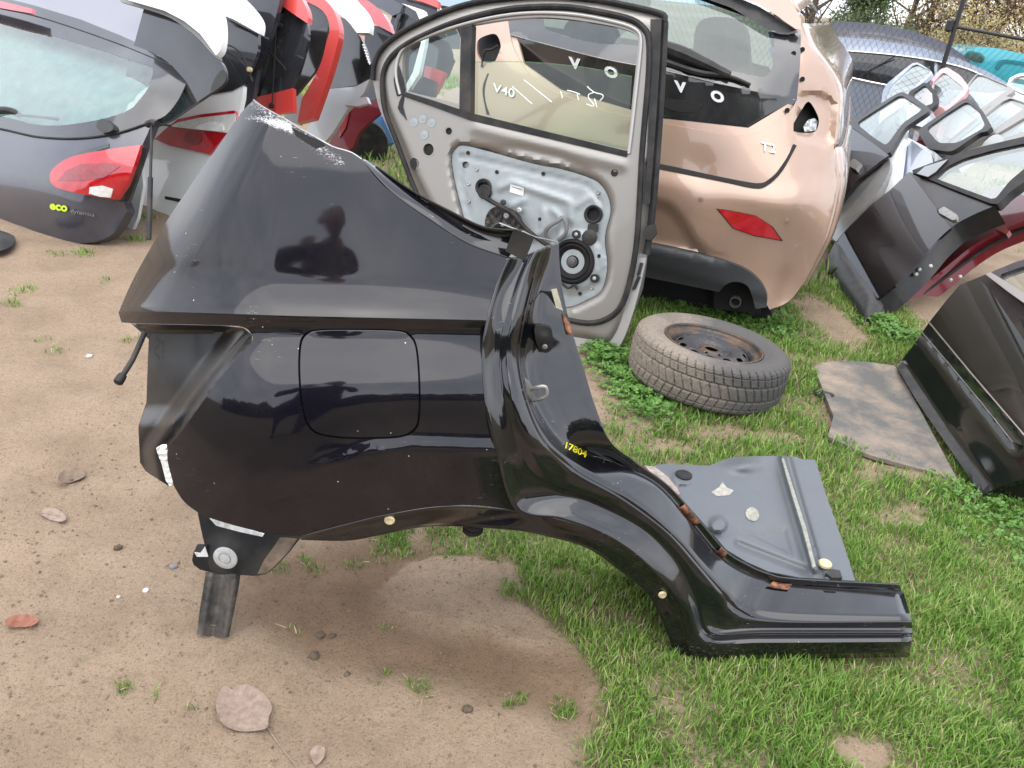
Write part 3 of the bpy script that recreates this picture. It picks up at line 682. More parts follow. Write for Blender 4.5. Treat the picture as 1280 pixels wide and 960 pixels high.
# tail lamp recess, seam sealer, bracket under the rear corner
rec = [(164, 404.5), (172, 408), (181, 413), (186, 424), (184, 470), (183, 503), (178, 520), (173, 533), (175, 578), (182, 589), (196, 598), (213, 609), (209, 566), (228, 539), (276, 473), (306, 439), (314, 429), (315, 419), (304, 410), (276, 407)]
def recd(x, y):
    q = np.stack([x, y], 1); diag = [(217, 607), (209, 565), (228, 538), (276, 472), (314, 428)]
    s = segdist(q, diag, False); base = skin_d(x, y)
    step1 = -.012 * sstep(1, 6, s) - .085 * sstep(12, 34, s)
    topl = -.05 * sstep(0, 10, y - 405)
    low = .07 * sstep(505, 535, y) * sstep(0, 40, s)
    return base - .003 + step1 + np.maximum(topl, -.05) * .6 + low
relief('lamp_recess', PQ, rec, recd, plain('dull_black_paint', (.012, .012, .013), .3, var=.2, scale=30, dust=.12, spec=.35), qp, step=3, thick=.003, sharp=50)
relief('lamp_recess_side', PQ, [(164, 404.5), (186, 424), (184, 470), (183, 503), (173, 533), (175, 578), (186, 592), (196, 598), (205, 590), (205, 424)], lambda x, y: skin_d(x, y) - .13 + 0 * x, M['blackplain'], qp, step=10, thick=.12)
relief('seam_sealer', PQ, [(195, 561), (201, 557.5), (207, 557), (209, 566), (213, 588), (218, 604), (212, 608), (207, 600), (202, 580)], lambda x, y: skin_d(x, y) - .006 + .003 * np.sin(y * .9) , M['white_seal'], qp, step=4, thick=.006)
def brk(x, y): return -.075 + .0007 * (y - 690) - .00025 * (x - 290) + .012 * np.exp(-((x - 283) ** 2 + (y - 697) ** 2) / 320.)
BRK = relief('rear_bracket', PQ, [(247, 641), (270, 650), (305, 660), (342, 668), (376, 672), (362, 690), (345, 708), (332, 718), (318, 720), (290, 718), (262, 715), (258, 690), (252, 665)], brk, M['blackplain'], qp, step=6, thick=.06)
relief('bracket_rust', PQ, [(372, 673), (360, 690), (343, 708), (332, 717), (322, 717), (330, 700), (342, 684), (350, 672)], lambda x, y: brk(x, y) + .0015, plain('muddy_rust', (.13, .085, .055), .85, var=.5, scale=40, bumpd=.002, dust=.6), qp, step=6, thick=.001)
relief('seam_sealer', PQ, [(262, 648), (280, 653), (305, 661), (330, 668), (328, 671), (300, 665), (270, 657)], lambda x, y: brk(x, y) + .004 + .002 * np.sin(x * .5), M['white_seal'], BRK, step=4, thick=.004)
lathe('bracket_disc', PQ.one(282, 697, -.055), PQ.n * .96 + np.array([-.15, 0, .1]), [(.030, 0), (.030, .003), (.027, .005), (.016, .005), (.015, .002), (.0135, .002), (.013, .005), (0, .006)], plain('grey_disc', (.42, .42, .41), .5, var=.15, scale=50, dust=.4), BRK, 30)
relief('bracket_tab', PQ, [(240, 700), (242, 690), (252, 690), (258, 684), (262, 700), (262, 715), (250, 712), (242, 706)], lambda x, y: -.06 + 0 * x, M['blackplain'], qp, step=6, thick=.03)
relief('seam_sealer', PQ, [(243, 691), (250, 692), (256, 684), (258, 690), (260, 696), (246, 696)], lambda x, y: -.056 + 0 * x, M['white_seal'], qp, step=4, thick=.003)
def legd(x, y):
    f = (y - 717) / 78; cx = 279 - f * 13; q = (x - cx) / 20.
    return -.05 + .07 * f + .010 * np.exp(-((np.abs(q) - .75) / .22) ** 2) - .006 * np.exp(-(q / .25) ** 2)
relief('support_leg', PQ, [(257, 717), (300, 719), (297, 740), (291, 770), (286, 796), (266, 797), (246, 793), (250, 760)], legd, plain('scuffed_black_steel', (.03, .03, .031), .45, metal=.3, var=.6, scale=70, dust=.35), qp, holes=[circ(266, 783, 5, 2.4, 10)], step=3, thick=.006, sharp=60)
O = PQ.one(592, 650, -.10)
lathe('rubber_buffer', O, (0, 0, -1), [(.022, -.02), (.022, .004), (.027, .006), (.027, .016), (.02, .019), (.026, .022), (.026, .032), (.012, .036), (0, .036)], M['seal'], qp, 22)
# gas strut at the rear corner
tube('gas_strut', PQ.P([(181, 415), (166, 449), (150, 474)], [-.16, -.12, -.08]), [.006, .006, .006], M['blackplain'], qp, 10, 2)
lathe('strut_joint', PQ.one(150, 474, -.08), PQ.one(150, 474, -.08) - PQ.one(166, 449, -.12), [(.009, -.012), (.0105, -.004), (.0105, .008), (.007, .012), (0, .013)], M['blackplain'], qp, 14)

# grey floor pan behind the sill
zp = float(rail([(1000, 723)], [-.116])[0][2]) - .012
PP = Pl((0, 0, zp), (1, 0, 0), (0, 1, 0))
fmat = paint('grey_primer_paint', (.075, .085, .096), rough=.45, dust=.35, dustc=(.17, .165, .15), coat=.15, wav=.0)
fo = [(817, 581.5), (830, 580), (860, 581), (887, 582), (898, 577), (915, 571.5), (945, 570), (977, 570), (995, 571), (1002, 574), (1019, 575), (1024, 590), (1030, 611), (1042, 645), (1056, 685), (1069, 726), (1040, 724), (1000, 722), (960, 714), (933, 702), (908, 687), (875, 649), (838, 607)]
def pand(x, y):
    q = np.stack([x, y], 1)
    a = .028 * np.exp(-segdist(q, [(978, 571), (990, 615), (1003, 660), (1019, 712)], False) ** 2 / 16)
    a += .012 * sstep(0, 8, x - (983 + (y - 571) * .29))
    tri = [(929, 663), (981, 661.5), (990, 694)]
    a -= .010 * (1 - sstep(-4, 5, np.where(inpoly(q, tri), -segdist(q, tri), segdist(q, tri)))) * 1.0
    a += .022 * (1 - sstep(7, 14, np.hypot((x - 898), (y - 656) * 1.15)))
    a += .008 * (1 - sstep(11, 16, np.hypot((x - 854), (y - 598) * 1.5)))
    a += .03 * np.exp(-(((x - 930) / 22) ** 2 + ((y - 582) / 9) ** 2))
    a -= .015 * np.exp(-segdist(q, [(922, 680), (960, 695), (1005, 712)], False) ** 2 / 26)
    return a
FPAN = relief('floor_pan', PP, fo, pand, fmat, qp, step=2.6, thick=.004, sharp=60)
def disc(cx, cy, r, h, mt, nm):
    O = PP.one(cx, cy, 0) + np.array([0, 0, h]); lathe(nm, O, (0, 0, 1), [(r, -.004), (r, .003), (r * .85, .006), (0, .006)], mt, FPAN, 20)
disc(854, 597, .027, .009, M['seal'], 'floor_plug'); disc(1029, 712, .018, .02, M['brass'], 'floor_plug')
relief('latch_clip', PP, [(1032, 716), (1040, 711), (1050, 713), (1053, 722), (1040, 722)], .02, M['blackplain'], FPAN, step=6, thick=.012)
relief('sealer_smear', PP, cspl([(932, 640), (938, 634), (946, 637), (949, 645), (944, 651), (935, 648)], 3), lambda x, y: pand(x, y) + .003 + .002 * np.sin(x + y), plain('cream_sealer', (.27, .26, .22), .6, var=.3, scale=60, bumpd=.002), FPAN, step=3, thick=.003)
relief('bare_patch', PP, [(889, 615), (899, 609), (903, 602), (908, 609), (917, 613), (912, 619), (896, 620)], lambda x, y: pand(x, y) + .0012, plain('cream_sealer_flat', (.30, .28, .24), .6, var=.2, scale=60), FPAN, step=4, thick=.0006)
relief('seam_tape', PP, [(977, 573), (980, 573), (994, 617), (1008, 660), (1020, 708), (1016, 709), (1003, 660), (989, 615)], lambda x, y: .033 + 0 * x, plain('pale_seam_bead', (.22, .22, .19), .6, var=.25, scale=80, bumpd=.002), FPAN, step=4, thick=.006)
relief('jack_flange', PP, [(806, 582), (818, 583), (835, 596), (848, 612), (850, 618), (842, 617), (825, 604)], .012, plain('bare_pink_metal', (.3, .25, .22), .5, metal=.3, var=.4, scale=30), qp, step=5, thick=.008)
# ------------------------------------------------------------------ rose gold hatchback seen from behind
M['rose'] = paint('rose_gold_paint', (.345, .225, .16), metal=.3, rough=.35, dust=.25, dustc=(.33, .29, .25))
M['rose_dirty'] = paint('dusty_rose_gold_paint', (.3, .2, .15), metal=.3, rough=.42, dust=.55, dustc=(.2, .17, .14))
M['glossblack'] = paint('gloss_black_panel', (.008, .008, .009), rough=.2, dust=.12, dustc=(.25, .24, .22), wav=.0002)
M['glass'] = glass('clear_glass'); M['glassdark'] = glass('rear_glass', (.30, .45, .48), 1.7, dirt=.04); M['glassgreen'] = glass('green_glass', (.80, .95, .80), 1.5, dirt=.05)
M['redlens'] = plain('red_lens', (.38, .006, .014), .12, var=.15, scale=40, coat=1)
M['reddark'] = plain('dark_red_lens', (.22, .004, .008), .15, var=.3, scale=60, coat=1)
M['clearlens'] = plain('clear_lens', (.66, .66, .64), .12, metal=.1, var=.12, scale=60, coat=1)
VP = Pl.yaw((960, 386), .18, -20, 0)
vd = tps([(850, 372, -.03), (960, 386, -.05), (870, 245, 0), (940, 285, -.005), (900, 330, -.01), (1000, 240, -.06), (1042, 225, -.28), (1046, 180, -.34), (1030, 320, -.22), (985, 376, -.12), (880, 215, -.035), (880, 180, -.05), (780, 205, -.02), (780, 170, -.04),
          (875, 115, -.12), (760, 90, -.12), (850, 88, -.15), (900, 30, -.42), (760, 0, -.52), (985, 10, -.66), (1003, 60, -.42), (1040, 110, -.45), (620, 60, -.30), (592, 100, -.25), (560, 140, -.22), (545, 190, -.25), (640, 120, -.14), (640, 160, -.05), (700, 195, 0), (660, 30, -.45), (600, -20, -.75), (650, 300, -.02), (760, 330, 0), (570, 280, -.2), (930, 150, -.09)])
vo = thing('car', 'rose gold hatchback seen from behind with its tail lamps removed, behind the taupe door', 'car')
gateTop = spl([(635, 25), (640, 55), (652, 80), (668, 100), (690, 113), (720, 125), (760, 140), (824, 153), (860, 160), (900, 167), (935, 169), (960, 160), (985, 141), (996, 126)], 3)
lampR = cspl([(1011, 127), (1001, 139), (991, 157), (993, 165), (1016, 166), (1023, 156), (1022, 144)], 4)
lampL = cspl([(597, 52), (606, 45), (620, 43), (626, 58), (621, 75), (606, 78), (597, 68)], 4)
lampR2 = [(p[0], p[1]) for p in lampR]
glassArea = spl([(678, 20), (682, 36), (700, 43), (745, 54), (790, 57), (840, 69), (900, 85), (938, 94), (954, 96), (964, 88), (967, 70), (967, 44), (960, 32)], 3) + [(930, 20), (880, 2), (800, -24), (700, -24), (680, -10)]
body = [(604, -36), (700, -46), (860, -40), (960, -30), (985, 0), (998, 16)] + spl([(998, 16), (1008, 50), (1020, 68), (1040, 94), (1048, 118), (1046, 150), (1042, 186)], 4)[1:] + spl([(1042, 186), (1046, 232), (1034, 290), (1016, 330), (1000, 360), (984, 378), (962, 387)], 4)[1:] + [(958, 380), (952, 362), (935, 346), (900, 334), (860, 326), (800, 314), (700, 300), (620, 290)] + spl([(575, 290), (556, 240), (545, 190), (542, 150), (560, 114), (588, 104), (591, 70), (594, 40), (604, -36)], 4)[:-1]
tg_open = [(640, 25), (655, 80), (700, 112), (824, 148), (935, 160), (985, 130), (994, 60), (990, 20), (960, -10), (860, -28), (700, -34), (640, -20)]
def bodyd(x, y):
    q = np.stack([x, y], 1); d = vd(x, y)
    rec = spl([(780, 240), (815, 246), (840, 254), (856, 272), (872, 298), (890, 314), (916, 323)], 3) + [(916, 332), (780, 305)]
    s = np.where(inpoly(q, rec), segdist(q, rec), 0); d = d - .035 * sstep(0, 12, s)
    lo = spl([(990, 118), (1010, 110), (1034, 116), (1046, 130), (1044, 176), (1030, 184), (992, 172)], 3)
    s = np.where(inpoly(q, lo), segdist(q, lo), 0); d = d - .05 * sstep(0, 10, s)
    d -= .006 * np.exp(-segdist(q, [(990, 173), (1015, 180), (1044, 188)], False) ** 2 / 3)          # bumper seam
    d -= .01 * np.exp(-segdist(q, [(1025, 205), (1015, 260), (985, 330)], False) ** 2 / 200) * -1
    yl_ = np.interp(x, [600, 800, 880, 985, 1045], [190, 228, 243, 262, 245]); d = d + .04 * sstep(38, 0, yl_ - y)
    d -= .012 * np.exp(-segdist(q, [(1018, 190), (1012, 262), (990, 335), (975, 375)], False) ** 2 / 60)
    return d
relief('body', VP, body, bodyd, M['rose'], vo, holes=[lampR, lampL, tg_open], step=6, thick=.02, sharp=45)
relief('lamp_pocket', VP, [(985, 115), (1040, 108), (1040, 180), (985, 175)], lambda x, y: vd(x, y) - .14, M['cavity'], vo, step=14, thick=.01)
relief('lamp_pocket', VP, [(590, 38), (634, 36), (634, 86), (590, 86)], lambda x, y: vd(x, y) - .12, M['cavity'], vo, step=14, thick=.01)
relief('lamp_wiring', VP, [(1004, 158), (1010, 150), (1018, 148), (1022, 152), (1020, 163), (1006, 165)], lambda x, y: vd(x, y) - .07 + .01 * np.sin(x), plain('pale_connector', (.4, .42, .43), .5, var=.4, scale=90), vo, step=4, thick=.02)
tube('lamp_cable', VP.P([(622, 57), (615, 62), (607, 63), (604, 70), (602, 84)], -.26), .006, M['seal'], vo, 6, 4)
gate = [(p[0], p[1]) for p in gateTop] + spl([(996, 126), (992, 150), (991, 178), (984, 196), (972, 213), (957, 227), (944, 229)], 3)[1:] + spl([(944, 229), (900, 221), (815, 203), (720, 192), (660, 178), (625, 158), (612, 142), (606, 118), (610, 96), (622, 70), (632, 40), (635, 25)], 3)[1:-1]
TGT = relief('tailgate', VP, gate, lambda x, y: vd(x, y) + .012 - .02 * np.exp(-((y - (203 + (x - 815) * .2)) / 7.) ** 2) * 0, M['rose'], vo, step=6, thick=.02, sharp=45)
relief('tailgate_gap', VP, spl([(815, 203), (900, 221), (944, 229), (957, 227), (974, 212), (992, 180)], 4) + spl([(996, 182), (978, 214), (960, 231), (943, 235), (900, 226), (815, 209)], 4), lambda x, y: np.maximum(bodyd(x, y), vd(x, y)) + .006, M['cavity'], vo, step=5, thick=.004)
relief('gate_gap', VP, spl([(612, 92), (606, 112), (611, 143)], 5) + spl([(608, 143), (603, 112), (609, 92)], 5), lambda x, y: vd(x, y) + .006, M['cavity'], vo, step=4, thick=.004)
blk = [(p[0], p[1] - .6) for p in gateTop] + spl([(996, 126), (1000, 80), (1001, 42)], 3)[1:] + spl([(1001, 40), (980, 43), (960, 38), (945, 30), (920, 12), (880, -8), (800, -28), (700, -34), (640, -24)], 3)[1:]
def seam_y(x): return np.interp(x, [640, 700, 760, 830, 900, 993], [44, 60, 75, 88, 105, 125])
def band_d(x, y):
    ys = seam_y(x); return np.where(y > ys, vd(x, ys) + .012 + .00012 * (y - ys), vd(x, y) + .014)
relief('rear_window_surround', VP, blk, band_d, M['glossblack'], vo, holes=[glassArea], step=5, thick=.006, extra=[[(645, 44), (700, 60), (760, 75), (830, 88), (900, 105), (990, 124)]])
relief('rear_window', VP, glassArea, lambda x, y: vd(x, y) + .013, M['glassdark'], vo, step=8, thick=0)
relief('handle_recess', VP, spl([(826, 133), (850, 140), (870, 139), (878, 131), (868, 127), (840, 124), (826, 122)], 3), lambda x, y: band_d(x, y) + .0025, M['cavity'], vo, step=6, thick=.002)
tube('window_seam', VP.P([(640, 44), (700, 60), (760, 75), (830, 88), (900, 105), (993, 125)], vd(np.array([640, 700, 760, 830, 900, 993.]), np.array([44, 60, 75, 88, 105, 125.])) + .014), .0022, M['zinc'], vo, 5, 3)
relief('spoiler', VP, [(880, -36), (960, -28), (988, 0), (1001, 24), (1002, 37), (994, 36), (975, 22), (950, 6), (915, -8), (875, -20)], lambda x, y: vd(x, y) + .09, M['rose'], vo, step=8, thick=.03)
relief('spoiler_underside', VP, [(868, -14), (915, -6), (948, 8), (974, 24), (996, 37), (984, 42), (960, 37), (945, 28), (915, 10), (870, -6)], lambda x, y: vd(x, y) + .05, M['blackplain'], vo, step=8, thick=.03)
# rear wiper
wp = VP.P([(822, 56), (850, 66), (880, 79), (912, 94)], vd(np.array([822, 850, 880, 912.]), np.array([56, 66, 79, 94.])) + .04)
tube('wiper_arm', wp, [.03, .034, .026, .018], M['blackplain'], vo, 8, 4)
tube('wiper_blade', VP.P([(822, 74), (870, 90), (912, 96), (938, 106)], vd(np.array([822, 870, 912, 938.]), np.array([74, 90, 96, 106.])) + .03), [.014, .014, .010, .008], M['seal'], vo, 6, 4)
# lettering: five raised letters, model badges
for ch, x, y in (('V', 713, 84), ('O', 756, 94.5), ('L', 801, 103), ('V', 845, 113.5), ('O', 889, 125)):
    text('letter', ch, VP, x, y, (20, 4.4), (-1.5, -18), lambda X, Y: band_d(X, Y) + .003, .006, M['white_letter'], TGT, .05)
text('model_badge', 'V40', VP, 616, 114, (17, 5.2), (1, -15), lambda X, Y: vd(X, Y) + .015, .006, M['white_letter'], TGT, .002)
text('engine_badge', 'T2', VP, 951, 188, (17, 3.2), (1, -15.5), lambda X, Y: vd(X, Y) + .015, .006, M['white_letter'], TGT, .002)
ref = [(898, 262), (914, 264), (944, 270), (964, 283), (976, 300), (942, 294), (917, 285)]
rc_ = np.array(ref).mean(0)
relief('reflector_surround', VP, [tuple(rc_ + (np.array(p) - rc_) * 1.07) for p in ref], lambda x, y: bodyd(x, y) + .002, M['blackplain'], vo, step=6, thick=.004)
relief('reflector', VP, ref, lambda x, y: bodyd(x, y) + .006, M['redlens'], vo, step=5, thick=.004)
for x, y in ((876, 250), (983, 275)):
    lathe('parking_sensor', VP.one(x, y, float(bodyd(XL([x]), XL([y]))[0])), VP.n, [(.013, 0), (.013, .001), (.0115, .0012), (.0115, -.001), (.0105, -.001), (.0105, .002), (0, .003)], M['rose_dirty'], vo, 18)
for x, y in ((1003, 62), (1003, 99), (992, 67), (984, 138)):
    lathe('bolt_hole', VP.one(x, y, float(vd(XL([x]), XL([y]))[0]) + .016), VP.n, [(.012, 0), (.012, .002), (.009, .002), (.008, -.006), (0, -.006)], M['cavity'], vo, 12)
val = spl([(700, 285), (805, 303), (850, 312), (895, 323), (928, 335), (948, 350), (958, 368), (958, 384)], 4) + [(946, 386)] + spl([(944, 385), (940, 370), (934, 357), (920, 352), (907, 356), (899, 365)], 4) + [(860, 357), (800, 345), (700, 330)]
relief('valance', VP, val, lambda x, y: bodyd(x, y) + .030 - .014 * sstep(0, 10, y - (328 + (x - 805) * .27)), plain('grained_black_plastic', (.030, .031, .033), .5, var=.3, scale=500, dust=.0), vo, step=6, thick=.03, sharp=50)
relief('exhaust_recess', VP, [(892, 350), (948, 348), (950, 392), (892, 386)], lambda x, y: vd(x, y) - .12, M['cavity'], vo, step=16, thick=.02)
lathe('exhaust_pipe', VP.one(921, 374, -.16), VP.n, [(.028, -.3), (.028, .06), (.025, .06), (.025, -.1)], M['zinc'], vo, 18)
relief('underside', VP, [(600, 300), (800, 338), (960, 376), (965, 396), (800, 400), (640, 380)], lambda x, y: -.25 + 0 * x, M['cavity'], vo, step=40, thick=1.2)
# flanks, roof and cabin behind the tail
def back(p, k): return p - VP.n * k
rs = VP.P([(1042, 186), (1046, 232), (1034, 290), (1016, 330), (1000, 360)], bodyd(np.array([1042, 1046, 1034, 1016, 1000.]), np.array([186, 232, 290, 330, 360.])) - .02)
ru = VP.P([(1002, 30), (1012, 58), (1030, 82), (1047, 112), (1046, 150), (1042, 186)], bodyd(np.array([1002, 1012, 1030, 1047, 1046, 1042.]), np.array([30, 58, 82, 112, 150, 186.])) - .02)
loft('side_panel', [ru, back(ru, .5) + VP.u * .02, back(ru, 3.2)], M['rose'], vo, 20, 8, thick=.01)
loft('side_panel', [rs, back(rs, .5) + VP.u * .04, back(rs, 3.4)], M['rose'], vo, 20, 8, thick=.01)
rt = VP.P([(604, -36), (700, -46), (860, -40), (960, -30), (998, 16)], vd(np.array([604, 700, 860, 960, 998.]), np.array([-36, -46, -40, -30, 16.])) - .02)
loft('roof', [rt, back(rt, .8) + np.array([0, 0, .05]), back(rt, 1.8)], M['rose'], vo, 20, 8, thick=.01)
relief('dashboard', VP, [(600, 20), (700, 36), (860, 60), (960, 84), (1000, 160), (600, 160)], lambda x, y: -1.95 + 0 * x, plain('grey_dashboard', (.06, .065, .07), .7), vo, step=40, thick=.05)
fl = VP.P([(600, 150), (1030, 200)], -.35); loft('cabin_floor', [fl, back(fl, 1.9)], M['cavity'], vo, 4, 3, thick=.01)
for cx in (735, 900):
    c0 = VP.one(cx, 60, -.95); hd = []
    relief('headrest', VP, cspl([(cx - 34, 70), (cx - 30, 34), (cx - 14, 22), (cx + 16, 24), (cx + 32, 40), (cx + 36, 76), (cx + 38, 130), (cx - 38, 122)], 4), lambda x, y: -1.0 + .03 * np.cos((x - cx) / 30.), plain('grey_seat_cloth', (.2, .21, .22), .8), vo, step=10, thick=.12)
wheelO = VP.one(985, 330, -.62)
lathe('wheel', wheelO - np.array([.12, 0, .02]), VP.u, [(.0, -.09), (.2, -.09), (.3, -.085), (.315, -.05), (.315, .05), (.3, .085), (.2, .09), (.0, .07)], M['seal'], vo, 36)

# ------------------------------------------------------------------ taupe door standing inside-out before the car
SD = Pl.yaw((748, 437), .0, -20, 13)
M['taupe'] = paint('taupe_metal', (.235, .22, .20), metal=.5, rough=.38, dust=.15, dustc=(.3, .28, .25), coat=.35, wav=0)
M['taupe_pale'] = paint('pale_metal', (.36, .35, .34), metal=.3, rough=.4, dust=.4, dustc=(.35, .32, .28), coat=.2, wav=0)
dr = thing('door_assembly', 'taupe door stripped on its inner side with speaker, before the rose gold car', 'car door')
oc = [(466, 100), (467, 84), (471, 70), (483, 54), (505, 38), (535, 23), (570, 9), (605, 1), (650, -4), (700, -5), (750, 0), (785, 7), (812, 13), (830, 19), (831, 27)]
outer = spl(oc, 4) + spl([(831, 27), (828, 90), (823, 170), (816, 260), (808, 320), (797, 370), (782, 416), (768, 438)], 4)[1:] + spl([(768, 438), (750, 439), (735, 434), (690, 425), (640, 410), (600, 385), (565, 330), (540, 280), (512, 224), (490, 172), (474, 135), (466, 100)], 4)[1:-1]
qwin = spl([(505, 113), (503, 90), (504, 68), (513, 55), (535, 45), (560, 38), (570, 37)], 4) + [(575, 46), (574, 130)]
mwin = spl([(589, 31), (634, 24), (677, 21.5), (721, 25), (768, 33), (788, 39), (796, 45), (798, 54)], 4) + [(792, 110), (784, 188), (690, 166), (588, 143)]
plate = spl([(586, 300), (580, 272), (569, 228), (565, 198), (570, 186), (580, 182), (610, 189), (668, 205), (700, 211), (733, 221), (750, 230), (760, 246), (763, 265), (756, 297), (759, 333), (752, 362), (735, 374), (706, 384), (660, 372), (610, 345), (586, 300)], 4)[:-1]
def doord(x, y):
    q = np.stack([x, y], 1); so_ = segdist(q, outer); d = .0 + .028 * sstep(2, 16, so_)
    s = np.where(inpoly(q, plate), -segdist(q, plate), segdist(q, plate))
    d -= .045 * (1 - sstep(-3, 6, s))
    d += .012 * np.exp(-segdist(q, [(595, 160), (680, 182), (775, 205)], False) ** 2 / 60)
    d -= .010 * np.exp(-segdist(q, [(600, 188), (650, 186), (700, 196), (735, 215)], False) ** 2 / 30)
    d -= .02 * sstep(0, 10, 18 - so_) * (y > 200) * (x > 700)
    return d
relief('door_frame', SD, outer, doord, M['taupe'], dr, holes=[qwin, mwin, circ(605, 234, 11, 11), circ(536, 187, 7.5, 8.5), circ(561, 164, 4, 4.5), circ(519, 205, 5, 7)], step=4.5, thick=.03, sharp=50)
inner_sk = [(p[0], p[1]) for p in spl([(506, 118), (585, 148), (690, 172), (790, 196), (808, 330), (785, 405), (766, 430)], 3)] + spl([(766, 430), (690, 418), (640, 400), (600, 375), (540, 270), (500, 170), (490, 130), (506, 118)], 3)[1:-1]
relief('outer_skin', SD, inner_sk, -.12, M['taupe'], dr, step=20, thick=.012)
for nm, cx, cy, r, dp in (('access_ring', 605, 234, 11, .0), ('access_ring', 742, 268, 11.5, -.002)):
    lathe(nm, SD.one(cx, cy, .0), SD.n, [(r / 268, -.012), (r / 268, .012), (r * .86 / 268, .016), (r * .68 / 268, .012), (r * .66 / 268, -.03), (0, -.03)], M['seal'], dr, 24)
for cx, cy, r in ((536, 187, 9.5), (561, 164, 6.5)):
    lathe('access_ring', SD.one(cx, cy, .024), SD.n, [(r * 1.1 / 268, 0), (r / 268, .005), (r * .8 / 268, .005), (r * .7 / 268, -.02)], M['taupe'], dr, 20, caps=False)
    lathe('access_hole', SD.one(cx, cy, .018), SD.n, [(r * .85 / 268, 0), (r * .8 / 268, .001), (0, .001)], M['cavity'], dr, 18)
for cx, cy in ((529, 148), (540, 153), (531, 168), (518, 152)):
    lathe('foil_plug', SD.one(cx, cy, .027), SD.n, [(6.3 / 268, 0), (6 / 268, .003), (4.5 / 268, .002), (2.5 / 268, .004), (0, .003)], M['galv'], dr, 14)
def pld(x, y):
    q = np.stack([x, y], 1); d = .004 + 0 * x
    for pth, h, wv in (([(625, 235), (640, 228), (690, 245), (712, 252), (712, 275)], .010, 14), ([(640, 300), (628, 262), (655, 250)], .008, 10), ([(680, 262), (678, 290), (660, 300)], .010, 10), ([(700, 300), (700, 272), (690, 262)], .008, 8), ([(720, 258), (740, 245), (750, 262)], .006, 8), ([(577, 195), (660, 214), (735, 232), (752, 255), (747, 300), (750, 340), (735, 364)], -.006, 4), ([(577, 195), (576, 225), (588, 272)], -.006, 4)):
        d += h * np.exp(-segdist(q, pth, False) ** 2 / wv)
    d += .012 * (1 - sstep(36, 40, np.hypot(x - 716, y - 327))) * .6
    return d
MPL = relief('module_plate', SD, plate, pld, M['galv'], dr, holes=[circ(605, 235, 8), circ(742, 268, 8.5), circ(582, 206, 4.2)], step=4, thick=.003, sharp=60)
for cx, cy in ((585, 191), (596, 212), (621, 215), (586, 230), (586, 252), (679, 217), (748, 241), (675, 274), (749, 320), (740, 360), (725, 367)):
    lathe('plate_bolt', SD.one(cx, cy, .006), SD.n, [(.009, -.002), (.009, .003), (.006, .006), (.003, .004), (0, .004)], M['cavity'] if cx % 2 else M['zinc'], MPL, 10)
lathe('cover_cap', SD.one(606, 240, .012), SD.n, [(.034, -.006), (.034, .008), (.03, .012), (.02, .010), (0, .012)], M['seal'], dr, 22)
lathe('cover_cap', SD.one(737, 297, .012), SD.n, [(.036, -.004), (.036, .006), (.03, .010), (0, .010)], M['blackplain'], dr, 22)
relief('cap_strap', SD, [(735, 280), (748, 280), (747, 290), (734, 290)], .014, M['blackplain'], dr, step=6, thick=.006)
SPK = lathe('speaker', SD.one(716, 327, .01), SD.n, [(.104, -.012), (.106, .008), (.1, .02), (.092, .024), (.088, .02), (.086, .012), (.082, .016), (.076, .018), (.07, .012), (.05, -.004), (.034, -.014), (.034, -.006), (.028, .004), (.016, .010), (0, .012)], plain('speaker_cone', (.010, .010, .011), .8, var=.15, scale=50, dust=.06, spec=.15), dr, 40)
lathe('speaker_dome', SD.one(716, 327, .006), SD.n, [(.034, -.004), (.03, .006), (.02, .013), (.008, .016), (0, .0165)], plain('grey_dome', (.07, .068, .066), .5, var=.1), SPK, 24)
for cx, cy in ((720, 293), (743, 348), (690, 350)):
    relief('speaker_lug', SD, circ(cx, cy, 5.5, 5.5, 12), .022, M['blackplain'], SPK, step=6, thick=.02)
    lathe('lug_screw', SD.one(cx, cy, .024), SD.n, [(.009, -.002), (.009, .003), (.004, .005), (0, .004)], M['zinc'], SPK, 10)
# window regulator motor, cables
RGM = relief('regulator_motor', SD, cspl([(610, 265), (622, 258), (640, 262), (650, 272), (652, 290), (640, 300), (615, 298), (606, 282)], 3), lambda x, y: .03 + .008 * np.sin(x * .6) * np.sin(y * .5), M['blackplain'], dr, step=4, thick=.03, sharp=30)
for cx, cy in ((629, 253), (649, 263), (633, 270)):
    lathe('motor_bolt', SD.one(cx, cy, .034), SD.n, [(.014, -.006), (.014, .004), (.006, .008), (0, .006)], M['zinc'] if cx != 629 else M['blackplain'], RGM, 12)
tube('cable', SD.P([(608, 248), (620, 255), (640, 266), (655, 283), (672, 298), (690, 310)], [.02, .05, .055, .05, .04, .02]), .011, M['seal'], dr, 8, 5)
tube('cable', SD.P([(685, 300), (682, 290), (688, 282), (698, 276), (703, 272), (708, 280), (707, 292), (698, 300)], [.02, .04, .05, .05, .04, .045, .04, .02]), .010, plain('grey_hose', (.13, .13, .13), .6), dr, 8, 4)
tube('cable', SD.P([(700, 352), (710, 360), (718, 356), (722, 362)], .03), .006, M['seal'], dr, 6, 4)
relief('plate_label', SD, [(638, 230), (655, 235), (654, 245), (637, 240)], lambda x, y: pld(x, y) + .004, plain('white_label', (.7, .7, .68), .5), dr, step=5, thick=.0006)
tube('label_print', SD.P([(640, 233.5), (652, 237)], .024), .0016, M['cavity'], dr, 4, 1)
